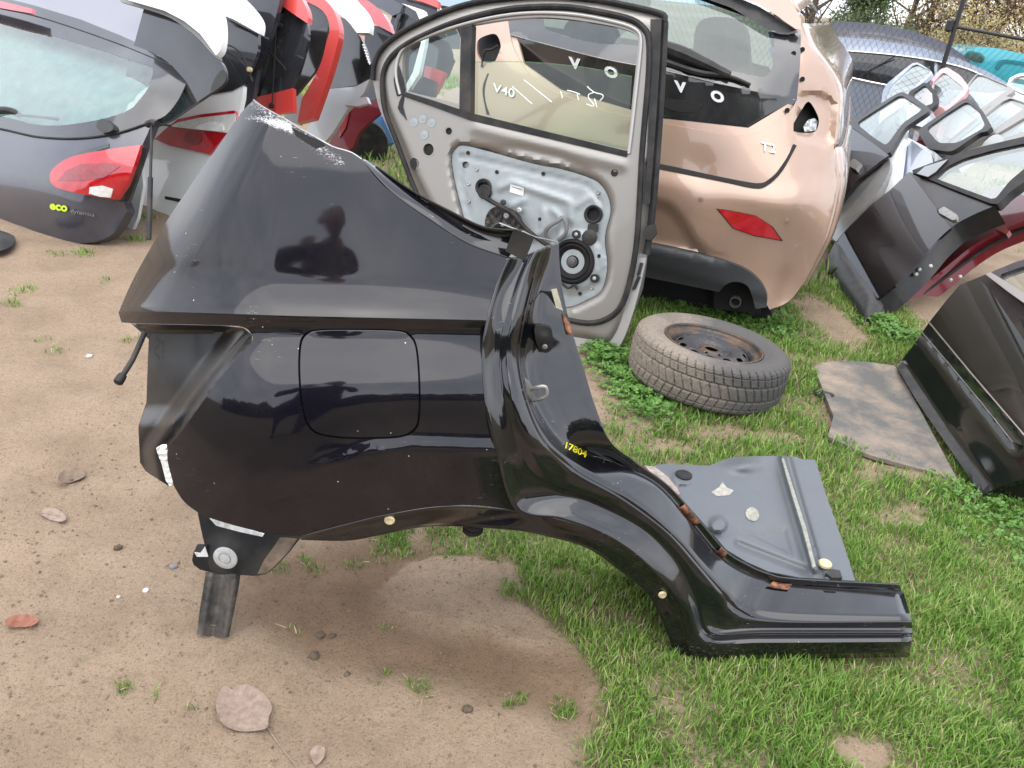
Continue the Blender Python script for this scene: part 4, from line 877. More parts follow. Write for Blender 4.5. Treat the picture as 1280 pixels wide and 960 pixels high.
# glass, divider, seals
relief('quarter_glass', SD, qwin, -.005, M['glass'], dr, step=12, thick=0)
glo = spl([(589, 78), (640, 77), (690, 80), (740, 86), (790, 96)], 3) + [(784, 188), (690, 166), (588, 143)]
WGL = relief('window_glass', SD, glo, -.012, M['glassgreen'], dr, step=14, thick=0)
tube('glass_edge', SD.P(spl([(589, 78), (640, 77), (690, 80), (740, 86), (790, 96)], 2), -.012), .0022, M['glassgreen'], dr, 5, 2)
relief('window_divider', SD, [(571, 36), (590, 31), (589, 60), (588, 146), (574, 142), (575, 90), (576, 47)], .033, M['blackplain'], dr, step=10, thick=.05)
relief('belt_seal', SD, [(504, 114), (540, 125), (588, 141), (690, 166), (785, 189), (783, 196), (690, 174), (586, 150), (540, 133), (506, 121)], .036, M['seal'], dr, step=8, thick=.03)
def seal(pts, r, d, mt='seal', nm='door_seal', k=3): return tube(nm, SD.P(pts, d), r, M[mt], dr, 8, k)
seal(oc[:], .0125, .012)
seal([(831, 27), (828, 90), (823, 170), (816, 260), (808, 318)], .016, .006)
ic = [(545, 285), (520, 240), (497, 180), (482, 140), (478, 110), (480, 88), (490, 70), (510, 54), (545, 37), (580, 24), (620, 14), (660, 9), (710, 9), (760, 17), (790, 25), (805, 36), (811, 50), (811, 90), (806, 150), (802, 200), (797, 290), (790, 340), (778, 380), (760, 398), (735, 404), (700, 398)]
seal(ic, .0135, .034)
seal([(500, 118), (495, 95), (497, 74), (507, 58), (530, 47), (560, 36), (600, 25), (640, 18), (680, 16), (725, 19), (770, 28), (793, 36), (801, 48), (799, 80), (790, 160), (786, 192)], .0075, .034, 'taupe_pale', 'window_bead')
relief('pillar_trim', SD, [(813, 24), (827, 24), (824, 90), (818, 180), (812, 255), (806, 255), (810, 180), (813, 90)], .034, M['blackplain'], dr, step=10, thick=.02)
relief('frame_gasket', SD, spl([(503, 118), (497, 135), (505, 146), (508, 150), (503, 132), (506, 112), (501, 90), (496, 80), (492, 100), (496, 120)], 2), .034, M['blackplain'], dr, step=6, thick=.01)
edge = spl([(808, 322), (797, 370), (782, 418), (768, 440), (752, 441), (736, 436), (700, 428)], 3) + spl([(700, 418), (736, 424), (752, 425), (764, 416), (778, 392), (788, 350), (795, 322)], 3)
relief('lower_flange', SD, edge, .004, M['taupe_pale'], dr, step=5, thick=.02)
for a, b, c_, d_ in ((797, 345, 790, 362), (800, 328, 796, 344)):
    relief('hinge_slot', SD, [(a, b), (a + 4, b + 1), (c_ + 4, d_), (c_, d_)], .012, M['blackplain'], dr, step=6, thick=.012)
relief('hinge_check', SD, [(806, 283), (818, 280), (820, 292), (814, 300), (806, 299)], .03, M['blackplain'], dr, step=5, thick=.03)
relief('lock_slot', SD, cspl([(513, 200), (518, 197), (521, 206), (518, 212), (513, 208)], 2), .03, M['cavity'], dr, step=4, thick=.004)
lathe('edge_hole', SD.one(768, 216, .03), SD.n, [(.016, 0), (.016, .002), (.012, .002), (.011, -.01), (0, -.01)], M['cavity'], dr, 14)
for pts in ([(700.5, 114), (702, 119), (703, 123)], [(709, 113), (717, 115), (725, 118)], [(721.5, 118), (723, 125)], [(734, 108), (738, 112), (744, 116), (752, 118), (754, 121), (750, 126)], [(742, 116), (736, 118), (736, 123), (741, 129), (742, 133), (733, 130)], [(743, 123), (746, 134)], [(640, 108), (665, 130)], [(655, 100), (690, 128)]):
    tube('chalk_mark', SD.P(pts, -.010), .0024, plain('chalk', (.75, .78, .72), .7) if 'chalk' not in bpy.data.materials else bpy.data.materials['chalk'], WGL, 4, 3)

# ------------------------------------------------------------------ wheel lying in the grass
AX = np.array([.085, .05, 1.]); AX /= np.linalg.norm(AX)
TC = G(893, 425, .21) - AX * .10
wh = thing('wheel', 'muddy winter tyre on a rusty steel rim lying flat in the grass', 'wheel')
ts = np.cross([0, 1, 0], AX); ts /= np.linalg.norm(ts); tq = np.cross(AX, ts)
prof = catmull([(.206, -.078), (.214, -.088), (.25, -.103), (.285, -.105), (.308, -.094), (.322, -.08), (.327, -.05), (.329, 0), (.327, .05), (.322, .08), (.308, .094), (.285, .105), (.25, .103), (.214, .088), (.206, .078)], 110)
na = 640; ang = np.linspace(0, 2 * math.pi, na, endpoint=False); Rr, Hh = prof[:, 0][None], prof[:, 1][None]; A_ = ang[:, None]
tr = sstep(.300, .315, Rr); N1 = 56
ph = A_ * N1 / (2 * math.pi) + np.abs(Hh) * 9
lat = (np.abs((ph % 1) - .5) > .43) * sstep(.018, .03, np.abs(Hh))
ph2 = A_ * N1 / (2 * math.pi) * 1.0 + Hh * 12 + .5; lat2 = (np.abs((ph2 % 1) - .5) > .45) * (np.abs(Hh) < .03)
cir = ((np.abs(np.abs(Hh) - .032) < .0035) | (np.abs(np.abs(Hh) - .066) < .003)) * 1.0
sip = (np.abs(((A_ * N1 * 3 / (2 * math.pi) + np.abs(Hh) * 27 + .02 * np.sin(Hh * 900)) % 1) - .5) > .44) * .25
dep = np.maximum(np.maximum(lat, lat2), np.maximum(cir, sip)) * .0075 * tr
side = .0012 * (np.abs(((Rr - .25) / .02) % 1 - .5) > .4) * (Rr < .29)
Rn = Rr - dep + side * (Hh > 0)
tv = TC[None, None] + AX * (Hh + 0 * A_)[..., None] + ts * (Rn * np.cos(A_))[..., None] + tq * (Rn * np.sin(A_))[..., None]
nb = len(prof); tv = TC + (tv - TC) * 1.035; tvf = tv.reshape(-1, 3); ii, jj = np.meshgrid(np.arange(na), np.arange(nb - 1), indexing='ij')
tf = np.stack([ii * nb + jj, ((ii + 1) % na) * nb + jj, ((ii + 1) % na) * nb + jj + 1, ii * nb + jj + 1], -1).reshape(-1, 4)
mt, t, b = nmat('muddy_rubber'); P = gco(t); sx = nd(t, 'ShaderNodeSeparateXYZ'); t.links.new(P, sx.inputs[0])
n1 = noise(t, 6, 5, .6, P); n2 = noise(t, 90, 5, .7, P)
lf = mth(t, 'SUBTRACT', TC[0] + .05, sx.outputs[0]); mud = mth(t, 'ADD', mth(t, 'MULTIPLY', lf, 1.5), mth(t, 'MULTIPLY', n1, 1.1))
f = mth(t, 'MULTIPLY', ramp(t, mud, [(.5, (.12, .12, .12)), (1., (1, 1, 1))]), ramp(t, n2, [(.3, (.35,) * 3), (.7, (1, 1, 1))]))
t.links.new(mix(t, f, (.05, .05, .05), (.25, .205, .16)), b.inputs['Base Color']); b.inputs['Roughness'].default_value = .8; bump(t, b, n2, .5, .003)
fixn(mesh('tyre', tvf, tf, mt, wh, True, 30))
def rimprof(r):  # dish height above wheel centre
    return np.interp(r, [0, .045, .05, .075, .09, .128, .15, .165, .172, .176], [.058, .058, .05, .05, .062, .072, .064, .045, .03, .02])
holes = []
for k in range(12):
    a = 2 * math.pi * (k + .5) / 12; holes.append([((.143 + .014 * math.cos(q)) * math.cos(a) - .021 * math.sin(q) * math.sin(a), (.143 + .014 * math.cos(q)) * math.sin(a) + .021 * math.sin(q) * math.cos(a)) for q in np.linspace(0, 2 * math.pi, 14, endpoint=False)])
holes.append([(.028 * math.cos(q), .028 * math.sin(q)) for q in np.linspace(0, 2 * math.pi, 24, endpoint=False)])
for k in range(5):
    a = 2 * math.pi * k / 5 + .3; holes.append([(.054 * math.cos(a) + .0075 * math.cos(q), .054 * math.sin(a) + .0075 * math.sin(q)) for q in np.linspace(0, 2 * math.pi, 10, endpoint=False)])
xy, F = cdt([(v[0] * 1000, v[1] * 1000) for v in [(.176 * math.cos(q), .176 * math.sin(q)) for q in np.linspace(0, 2 * math.pi, 72, endpoint=False)]], [[(x * 1000, y * 1000) for x, y in h] for h in holes], 7)
xy = xy / 1000; rr_ = np.hypot(xy[:, 0], xy[:, 1]); V = TC + AX * rimprof(rr_)[:, None] + ts * xy[:, :1] + tq * xy[:, 1:]
mt, t, b = nmat('rusty_rim'); P = gco(t); n1 = noise(t, 9, 6, .7, P); n2 = noise(t, 120, 4, .7, P); dx = nd(t, 'ShaderNodeVectorMath', operation='DISTANCE'); t.links.new(P, dx.inputs[0]); dx.inputs[1].default_value = tuple(TC + AX * .03)
ru_ = mth(t, 'ADD', n1, ramp(t, dx.outputs['Value'], [(.0, (.35,) * 3), (.08, (.05,) * 3), (.1, (0, 0, 0)), (.155, (.05,) * 3), (.2, (.16,) * 3)]))
c = ramp(t, ru_, [(.54, (.035, .038, .044)), (.68, (.09, .06, .04)), (.85, (.16, .09, .055))])
c = mix(t, ramp(t, n2, [(.55, (0, 0, 0)), (.75, (.6,) * 3)]), c, (.3, .25, .2)); t.links.new(c, b.inputs['Base Color']); b.inputs['Roughness'].default_value = .5; b.inputs['Metallic'].default_value = .25; bump(t, b, n2, .4, .002)
M['rim'] = mt
o = fixn(mesh('rim_disc', V, F, M['rim'], wh, True, 40)); md = o.modifiers.new('thickness', 'SOLIDIFY'); md.thickness = .004
lathe('rim_barrel', TC, AX, [(.176, -.02), (.172, .02), (.176, .05), (.184, .062), (.203, .068), (.212, .08), (.214, .09), (.209, .092), (.206, .084)], M['rim'], wh, 72, refx=[0, 1, 0], caps=False)
lathe('rim_back', TC, AX, [(0, -.055), (.18, -.055), (.19, -.07)], M['cavity'], wh, 40)
# ------------------------------------------------------------------ row of tailgates leaning on one another
M['slate'] = paint('slate_blue_paint', (.034, .036, .052), metal=.3, rough=.32, dust=.1)
M['white'] = paint('white_paint', (.66, .68, .68), rough=.35, dust=.18, dustc=(.45, .43, .4))
M['silver'] = paint('silver_paint', (.42, .44, .46), metal=.5, rough=.35, dust=.2)
M['red'] = paint('red_paint', (.50, .035, .03), rough=.35, dust=.15)
M['darkred'] = paint('dark_red_paint', (.13, .006, .014), rough=.3, dust=.08, spec=.1, cior=1.35)
M['greyglass'] = paint('privacy_glass', (.018, .019, .023), spec=.2, rough=.12, dust=.1, dustc=(.25, .25, .25), wav=.0003)
M['blackglass'] = paint('black_privacy_glass', (.006, .006, .007), rough=.1, dust=.15, dustc=(.2, .2, .2), wav=.0003)
M['stopper'] = plain('rubber_stop', (.02, .02, .02), .6)
def bul(cx, cy, rx, ry, h, b=0.0): return lambda x, y: b + h * (1 - ((x - cx) / rx) ** 2 - ((y - cy) / ry) ** 2)
def plus(f, o): return lambda x, y: f(x, y) + o
T1 = Pl.yaw((100, 304), 0, -28, 20)
t1 = thing('tailgate', 'slate grey tailgate with red tail lamp and green eco lettering, standing first in the row', 'tailgate', 'tailgates standing in a row')
d1 = tps([(100, 303, 0), (0, 291, .02), (-40, 286, .02), (155, 262, -.06), (20, 215, .085), (100, 225, .075), (160, 215, -.01), (20, 168, .06), (100, 172, .055), (190, 152, -.10), (30, 100, -.05), (120, 110, -.07), (185, 100, -.16), (30, 30, -.22), (150, 60, -.27), (236, 88, -.33), (-40, 160, .05), (-40, 20, -.2), (0, 260, .055), (100, 265, .05)])
relief('gate_skin', T1, [(-45, 156)] + spl([(-45, 156), (0, 161), (40, 170), (75, 173), (110, 172), (150, 166), (190, 152.5)], 3)[1:] + [(184, 168), (177, 183), (166, 216), (154, 250), (159, 263)] + spl([(159, 263), (149, 281), (136, 296), (105, 304), (50, 300), (0, 293), (-45, 288)], 3)[1:], d1, M['slate'], t1, step=6, thick=.05, sharp=50)
sur = [(-45, -14), (0, -4), (40, 6), (100, 24), (150, 44), (200, 66), (239, 88)] + spl([(239, 88), (233, 103), (222, 126), (207, 144), (190, 152)], 3)[1:] + spl([(190, 152), (150, 165), (110, 171), (75, 172), (40, 169), (0, 160), (-45, 155)], 3)[1:]
clr = [(-40, 20), (0, 29), (60, 43), (120, 61)] + spl([(175, 79), (188, 83), (191, 90), (185, 110), (174, 125), (162, 137), (135, 147), (105, 153), (72, 157), (40, 155), (22, 150), (0, 145), (-40, 135)], 3)
relief('window_surround', T1, sur, plus(d1, .004), M['greyglass'], t1, holes=[clr], step=6, thick=.006)
relief('rear_window', T1, clr, plus(d1, .003), glass('pale_rear_glass', (.62, .84, .82), 2.3, dirt=.10), t1, step=8, thick=0)
relief('inner_trim', T1, [(-44, 8), (100, 36), (205, 72), (215, 110), (190, 150), (110, 172), (0, 162), (-44, 155)], plus(d1, -.14), plain('pale_headliner', (.62, .68, .67), .8, var=.2, scale=8), t1, step=20, thick=.02)
tube('window_seal', T1.P(spl([(190, 152), (150, 165.5), (110, 172), (75, 173), (40, 170), (0, 161), (-45, 156)], 2), plus(d1, .004)(*np.array(spl([(190, 152), (150, 165.5), (110, 172), (75, 173), (40, 170), (0, 161), (-45, 156)], 2)).T)), .006, M['seal'], t1, 6, 2)
spo = [(-45, -30), (60, -24), (160, -6)] + spl([(160, -4), (205, 14), (228, 34), (240, 55), (244, 74), (242, 85)], 3) + [(237, 87), (200, 71), (150, 50), (90, 28), (40, 12), (0, 3), (-45, -6)]
sd1 = lambda x, y: d1(x, y) + .09 + .05 * sstep(30, 0, segdist(np.stack([x, y], 1), spo)) * 0 - .0010 * np.clip(90 - (y - (x * .33)), 0, 90)
spl1 = relief('spoiler', T1, spo, sd1, paint('pale_slate_paint', (.17, .175, .205), metal=.3, rough=.35, dust=.2), t1, step=8, thick=.03, sharp=50)

for i, pts in enumerate(([(0, 3), (40, 12), (90, 28), (150, 50), (200, 71), (237, 87)],)):
    a = np.array(spl(pts, 4)); fr = T1.P(a, sd1(a[:, 0], a[:, 1]) - .028); bk = a + np.stack([-a[:, 0] * .03, 8 - 6 * (a[:, 0] / 237)], 1); bk3 = T1.P(bk, d1(bk[:, 0], bk[:, 1]) + .006)
    gridmesh('spoiler_underside', np.stack([fr, (fr + bk3) / 2, bk3], 1), M['blackplain'], spl1, thick=.004)
relief('brake_strip', T1, [(-45, -9), (0, 1), (40, 11), (40, 17), (0, 10), (-45, -1)], plus(d1, .10), M['redlens'], spl1, step=8, thick=.02)
lamp = spl([(176, 181), (140, 186), (100, 193), (80, 200), (66, 211), (62, 220), (65, 230), (78, 237), (110, 244), (148, 250)], 4) + [(160, 228), (168, 205)]
ldf = lambda x, y: d1(x, y) + .012 + .012 * np.cos(np.clip((y - 215) / 30, -1.5, 1.5))
lm = relief('tail_lamp', T1, lamp, ldf, M['redlens'], t1, step=5, thick=.02, sharp=50)
relief('lamp_reflector', T1, [(82, 214), (100, 205), (140, 204), (150, 208), (130, 222), (100, 226), (72, 226)], lambda x, y: ldf(x, y) + .002, M['reddark'], lm, step=6, thick=.002)
relief('reverse_lens', T1, [(112, 234), (128, 232), (141, 236), (138, 247), (125, 246), (111, 242)], lambda x, y: ldf(x, y) + .004, M['clearlens'], lm, step=5, thick=.004)
relief('lamp_side', T1, [(176, 181), (178, 184), (167, 218), (154, 251), (148, 251), (160, 228), (168, 205)], plus(d1, .012), M['blackplain'], lm, step=6, thick=.03)
relief('gate_groove', T1, [(84, 198), (100, 190), (136, 179), (136, 184), (104, 194), (88, 201)], plus(d1, .003), M['glossblack'], t1, step=6, thick=.002)
text('eco_lettering', 'eco', T1, 62, 261, (15, 2.3), (.6, -14), plus(d1, .003), .003, plain('lime_lettering', (.45, .62, .02), .4), t1, .045)
text('grey_lettering', 'dynamics', T1, 88, 266, (8.2, 1.3), (.4, -7.5), plus(d1, .003), .003, M['zinc'], t1, .0)
tube('wiper_arm', T1.P([(-20, 138), (8, 138), (22, 142), (24, 146)], [.06, .03, .02, .02]), [.022, .022, .018, .008], M['blackplain'], t1, 8, 3)
tube('wiper_blade', T1.P([(20, 144), (45, 146), (72, 149)], [.015, .01, .0]), [.008, .008, .01], M['seal'], t1, 6, 3)
relief('wiper_stop', T1, cspl([(121, 160), (122, 151), (130, 148), (135, 152), (140, 156), (141, 162), (131, 166)], 2), plus(d1, .03), M['stopper'], t1, step=5, thick=.03)
st = T1.P([(190, 154), (188, 222)], [.02, .06]); tube('gas_strut', st, .0075, M['blackplain'], t1, 8, 1)
tube('strut_cylinder', T1.P([(188, 222), (186, 299)], [.06, .10]), .013, M['blackplain'], t1, 10, 1)
tube('strut_joint', T1.P([(184, 156), (190, 153), (196, 155)], .02), .018, M['blackplain'], t1, 8, 2)
tube('strut_bolt', T1.P([(190, 154), (214, 157)], [.02, -.1]), .006, M['cavity'], t1, 6, 1)

def gplane(px, k, yaw=-28, lean=20): return Pl(T1.O - T1.n * k, T1.u, T1.v)
GRP = 'tailgates standing in a row'
def gt(label): return thing('tailgate', label, 'tailgate', GRP)
# second: white spoiler
T2 = gplane(0, .30); t2 = gt('tailgate with white roof spoiler and grey glass, just behind the slate grey one')
d2 = bul(200, 100, 170, 190, .10, -.08)
relief('spoiler', T2, [(150, -20), (240, -18), (268, -2)] + spl([(268, -2), (276, 22), (277.5, 45), (275, 62), (270, 69)], 3)[1:] + [(262, 58), (250, 42), (230, 26), (205, 13), (160, 0)], plus(d2, .10), M['white'], t2, step=8, thick=.04)
relief('rear_window', T2, [(180, 10), (230, 28), (252, 46), (270, 70)] + spl([(270, 70), (279, 82), (282, 95), (279, 104), (262, 117)], 3)[1:] + [(215, 149), (180, 165), (150, 120)], d2, M['greyglass'], t2, step=8, thick=.02)
relief('spoiler_lip', T2, spl([(150, -6), (205, 12), (232, 27), (252, 43), (264, 58), (271, 69)], 3) + spl([(273, 74), (262, 64), (248, 48), (228, 32), (203, 18), (150, 2)], 3), plus(d2, .06), plain('grey_lip', (.2, .2, .19), .5), t2, step=8, thick=.03)
relief('gate_skin', T2, [(150, 160), (188, 158), (184, 175), (177, 205), (179, 232), (172, 272), (160, 300), (120, 302), (100, 240)], lambda x, y: -.06 + .0006 * (x - 150) - .00002 * np.clip(x - 160, 0, 60) ** 2 + 0 * y, M['white'], t2, step=8, thick=.02)
relief('window_stop', T2, cspl([(264, 116), (265, 106), (270, 96), (278, 87), (282, 97), (280, 104), (272, 111)], 3), plus(d2, .012), M['stopper'], t2, step=5, thick=.02)
# third: white gate with two-tone lamp
T3 = gplane(0, .62); t3 = gt('white tailgate with red and clear tail lamp behind the black panel')
d3 = bul(250, 150, 150, 200, .12, -.1)
relief('gate_skin', T3, [(150, 150), (215, 150), (250, 122)] + spl([(264, 117), (285, 114), (304, 107)], 3) + [(303, 122), (297, 150), (296, 190), (270, 240), (252, 302), (150, 303)], d3, M['white'], t3, step=8, thick=.03)
relief('spoiler', T3, [(255, -20), (292, -14)] + spl([(292, -14), (313, 8), (323, 22), (325.5, 32), (324, 42)], 3)[1:] + [(310, 34), (292, 24), (274, 17), (262, 8)], plus(d3, .08), M['white'], t3, step=7, thick=.04)
relief('rear_window', T3, [(268, 16), (292, 27), (323, 43)] + spl([(323, 43), (322, 64), (314, 86), (306, 105)], 3)[1:] + [(290, 113), (262, 118), (250, 100)], plus(d3, .006), M['greyglass'], t3, step=8, thick=.02)
ld3 = plus(d3, .02)
l3 = relief('tail_lamp', T3, [(193, 174), (208, 160), (222, 149), (250, 143), (293, 138), (296, 150), (285, 165), (262, 193), (240, 188), (212, 182)], ld3, M['redlens'], t3, step=5, thick=.03)
relief('clear_lens', T3, [(222, 153), (250, 147), (293, 142), (294, 151), (284, 166), (255, 163), (212, 158)], plus(ld3, .006), M['clearlens'], l3, step=5, thick=.006)
relief('lamp_rib', T3, cspl([(243, 160), (262, 152), (276, 154), (279, 163), (262, 163)], 2), plus(ld3, .010), plain('lens_white', (.8, .8, .78), .2, coat=1), l3, step=5, thick=.004)
relief('lamp_bulb', T3, circ(241, 172, 11, 9, 16, 10), plus(ld3, .004), M['reddark'], l3, step=5, thick=.004)
relief('gate_slot', T3, [(206, 245), (233, 250), (231, 254), (206, 249)], plus(d3, .003), M['cavity'], t3, step=6, thick=.002)
for pts in ([(277, 56), (290, 58), (302, 68), (309, 82), (311, 92)], [(277, 63), (290, 68), (302, 78), (310, 88), (316, 102)]):
    tube('window_cable', T3.P(pts, .08), .005, M['seal'], t3, 6, 4)
lathe('cable_clip', T3.one(312, 87, .09), T3.n, [(.014, -.01), (.014, .01), (0, .012)], M['brass'], t3, 8)
# a dark one squeezed between them
TX = gplane(0, .80); tx = gt('dark grey tailgate squeezed between the white and the red ones at the top edge')
relief('rear_window', TX, chaikin([(250, -40), (352, -40), (350, 0), (340, 40), (322, 84), (306, 100), (290, 60), (262, 20)]), bul(305, 30, 90, 110, .06, -.05), M['greyglass'], tx, step=9, thick=.03)
relief('gate_skin', TX, [(304, 96), (322, 84), (318, 110), (312, 150), (296, 150)], -.02, M['slate'], tx, step=9, thick=.03)
# fourth: red with dark glass
T4 = gplane(0, .95); t4 = gt('red tailgate with black pillar edge and loose cable on its glass')
d4 = bul(350, 70, 120, 150, .08, -.06)
relief('rear_window', T4, [(350, 2), (366, 10), (384, 28)] + spl([(384, 28), (385, 50), (374, 90), (363, 111)], 3)[1:] + [(316, 123), (330, 80), (340, 40)], d4, M['greyglass'], t4, step=8, thick=.02)
relief('pillar', T4, [(342, -10), (352, -6), (354, 6), (336, 66), (321, 121), (296, 128), (308, 100), (326, 50)], plus(d4, .012), M['glossblack'], t4, step=8, thick=.03)
relief('spoiler', T4, [(343, -14), (366, -14)] + spl([(372, -10), (382, 8), (385, 20), (384, 29)], 3) + [(372, 21), (352, 7)], plus(d4, .06), M['red'], t4, step=7, thick=.04)
relief('gate_skin', T4, [(285, 132), (300, 126), (335, 118), (366, 110), (367, 140), (345, 142), (320, 170), (285, 190)], plus(d4, .008), M['red'], t4, step=7, thick=.03)
for pts in ([(350, 8), (349, 26), (346, 34), (340, 38)], [(345, 34), (343, 80), (340, 132)], [(336, 62), (346, 74), (354, 82), (357, 88)]):
    tube('window_cable', T4.P(pts, .06), .0045, M['seal'], t4, 6, 4)
for x, y in ((350, 32), (336, 45), (334, 53), (339, 132)): lathe('cable_clip', T4.one(x, y, .06), T4.n, [(.016, -.012), (.018, .008), (0, .014)], M['white_seal'] if x in (336, 334) else M['seal'], t4, 8)
# fifth: red frame
T5 = gplane(0, 1.30); t5 = gt('bright red tailgate frame with curved red edge between black and silver gates')
d5 = bul(400, 80, 100, 150, .08, -.06)
relief('rear_window', T5, [(384, 0), (404, 12), (411, 24), (412, 36), (408, 52), (395, 88), (368, 121), (362, 110), (382, 60)], d5, M['greyglass'], t5, step=8, thick=.02)
relief('window_band', T5, [(384, 39), (410, 34), (407, 52), (393, 90), (368, 121), (362, 110), (380, 70)], plus(d5, .006), M['blackglass'], t5, step=8, thick=.006)
relief('gate_frame', T5, spl([(376, -12), (398, -6), (414, 8), (422, 26), (424, 42), (421, 58), (414, 84), (402, 120), (392, 148)], 3) + [(372, 153), (377, 124)] + spl([(377, 124), (392, 98), (402, 76), (408, 52), (412, 34), (404, 14), (380, 0)], 3)[1:], plus(d5, .03), M['red'], t5, step=6, thick=.05)
relief('gate_skin', T5, [(360, 124), (377, 118), (380, 140), (374, 156), (356, 150)], d5, M['silver'], t5, step=8, thick=.03)
# sixth: silver with black glass
T6 = gplane(0, 1.62); t6 = gt('silver tailgate with white spoiler and black glass')
d6 = bul(440, 90, 90, 140, .08, -.06)
relief('rear_window', T6, [(418, 18), (432, 24)] + spl([(432, 24), (446, 40), (457, 60), (462, 80), (460, 98)], 3)[1:] + [(445, 107), (405, 112), (419, 64)], d6, M['blackglass'], t6, step=7, thick=.02)
relief('spoiler', T6, [(400, -14), (430, -8)] + spl([(440, -4), (455, 13), (462, 28), (461, 41)], 3) + [(446, 41), (434, 25), (416, 12)], plus(d6, .05), M['white'], t6, step=7, thick=.05)
relief('gate_skin', T6, [(404, 112), (445, 108), (462, 99), (455, 116), (432, 140), (416, 166), (404, 180), (380, 170), (392, 145)], plus(d6, .02), M['silver'], t6, step=7, thick=.03)
relief('gate_handle', T6, [(430, 131), (440, 123), (458, 121), (461, 129), (446, 133)], plus(d6, .05), M['silver'], t6, step=6, thick=.03)
for k in range(7): tube('edge_lettering', T6.P([(453 + k * 1.2, 56 + k * 3.6), (456 + k * 1.1, 57 + k * 3.6), (454.5 + k * 1.2, 59 + k * 3.6)], .03), .006, M['white_letter'], t6, 4, 1)
# seventh: dark red
T7 = gplane(0, 2.0); t7 = gt('dark red tailgate with pink red spoiler beside the taupe door')
d7 = bul(455, 90, 80, 140, .06, -.04)
relief('rear_window', T7, [(456, 30), (480, 34), (490, 42), (482, 60), (470, 92), (480, 130), (455, 126)], d7, M['greyglass'], t7, step=8, thick=.02)
relief('spoiler', T7, [(424, -10), (446, -6), (462, 2), (478, 16), (486, 29), (489.5, 41), (472, 32), (446, 16), (428, 4)], plus(d7, .06), paint('faded_red_paint', (.42, .07, .08), rough=.45, dust=.2), t7, step=7, thick=.05)
relief('gate_skin', T7, [(425, 138), (450, 128), (470, 124), (478, 139), (463, 151), (449, 165), (441, 184), (424, 196), (410, 185)], plus(d7, .02), M['darkred'], t7, step=7, thick=.03)
relief('lamp_lens', T7, [(426, 142), (438, 136), (432, 160), (424, 172)], plus(d7, .03), M['reddark'], t7, step=7, thick=.01)
# eighth and ninth: half hidden by the taupe door
T8 = gplane(0, 2.4); t8 = gt('dark grey tailgate with black pillar and white strut above the taupe door')
d8 = bul(500, 60, 80, 120, .06, -.04)
relief('rear_window', T8, [(490, 20), (505, 16), (518, 24), (528, 40), (526, 70), (515, 100), (500, 118), (480, 110), (478, 70)], d8, M['greyglass'], t8, step=8, thick=.02)
relief('spoiler', T8, [(440, -14), (480, -6), (503, 6), (500, 16), (490, 20), (478, 12), (455, 2)], plus(d8, .06), M['slate'], t8, step=7, thick=.05)
tube('pillar', T8.P([(503, 6), (499, 20), (494, 36), (490, 60)], .05), .02, M['glossblack'], t8, 8, 3)
relief('white_strut', T8, [(502, 4), (512, 7), (530, 13), (534, 26), (532, 52), (524, 92), (508, 117), (502, 116), (516, 90), (526, 54), (526, 28), (520, 14)], plus(d8, .03), M['white'], t8, step=7, thick=.04)
T9 = gplane(0, 2.8); t9 = gt('grey glass tailgate with red spoiler edge at the far end of the row')
d9 = bul(540, 50, 60, 120, .06, -.04)
relief('rear_window', T9, [(520, 0), (548, 10), (552, 30), (560, 50), (568, 75), (560, 95), (530, 120), (524, 90), (532, 50), (530, 16)], d9, M['greyglass'], t9, step=8, thick=.02)
relief('spoiler', T9, [(508, -12), (535, -8), (547, 1), (548, 10), (530, 3), (512, -2)], plus(d9, .06), M['red'], t9, step=6, thick=.05)
relief('side_strip', T9, [(546, 7), (550, 9), (553, 20), (554, 30), (548, 28)], plus(d9, .03), M['white'], t9, step=6, thick=.02)
relief('red_body', T9, [(531, 82), (540, 84), (556, 90), (548, 108), (541, 120), (528, 116)], plus(d9, .05), M['red'], t9, step=6, thick=.05)
relief('corner_cover', T9, [(512, 116), (520, 102), (530, 96), (543, 101), (541, 120)], plus(d9, .10), M['blackplain'], t9, step=6, thick=.05)
TY = gplane(0, 3.3); ty = gt('pale blue grey tailgate last of the row above the taupe door')
relief('rear_window', TY, chaikin([(455, -40), (640, -40), (640, 10), (600, 60), (540, 60), (490, 20)]), bul(545, 10, 130, 110, .06, -.05), M['greyglass'], ty, step=10, thick=.03)
relief('gate_skin', TY, [(500, -14), (560, -10), (600, 4), (600, 20), (560, 8), (505, -2)], .05, paint('pale_blue_paint', (.25, .34, .42), rough=.35, dust=.2), ty, step=9, thick=.04)
# things on the ground at the end of the row
wt = thing('wheel', 'small black wheel lying under the dark red tailgate', 'wheel')
wo_ = G(455, 180, .12)
lathe('tyre', wo_, (.5, -.8, .1), [(.10, -.08), (.19, -.08), (.21, -.05), (.215, 0), (.21, .05), (.19, .08), (.10, .08)], M['seal'], wt, 28)
lathe('hub', wo_, (.5, -.8, .1), [(.10, -.05), (.10, .05), (.05, .06), (0, .06)], M['blackplain'], wt, 18)
bl = tag(relief('plastic_drum', Pl.yaw((475, 188), 0, -20, 0), [(466, 150), (474, 144), (484, 147), (484, 180), (476, 189), (466, 184)], lambda x, y: .03 * np.cos((x - 475) / 9), plain('blue_plastic', (.04, .14, .33), .45, var=.2, scale=9, dust=.2), None, step=4, thick=.15), 'blue plastic drum half hidden behind the taupe door', 'drum')
fr = tag(relief('plastic_cover', Pl((0, 0, .03), (1, 0, 0), (0, 1, 0)), spl([(-30, 285), (-5, 287), (10, 291), (19, 297), (16, 306), (2, 313), (-30, 318)], 3), lambda x, y: .02 * np.cos((y - 300) / 12) - .0008 * np.clip(x, 0, 30), M['blackplain'], None, step=5, thick=.01), 'black plastic trim piece on the sand beside the slate grey tailgate', 'trim')
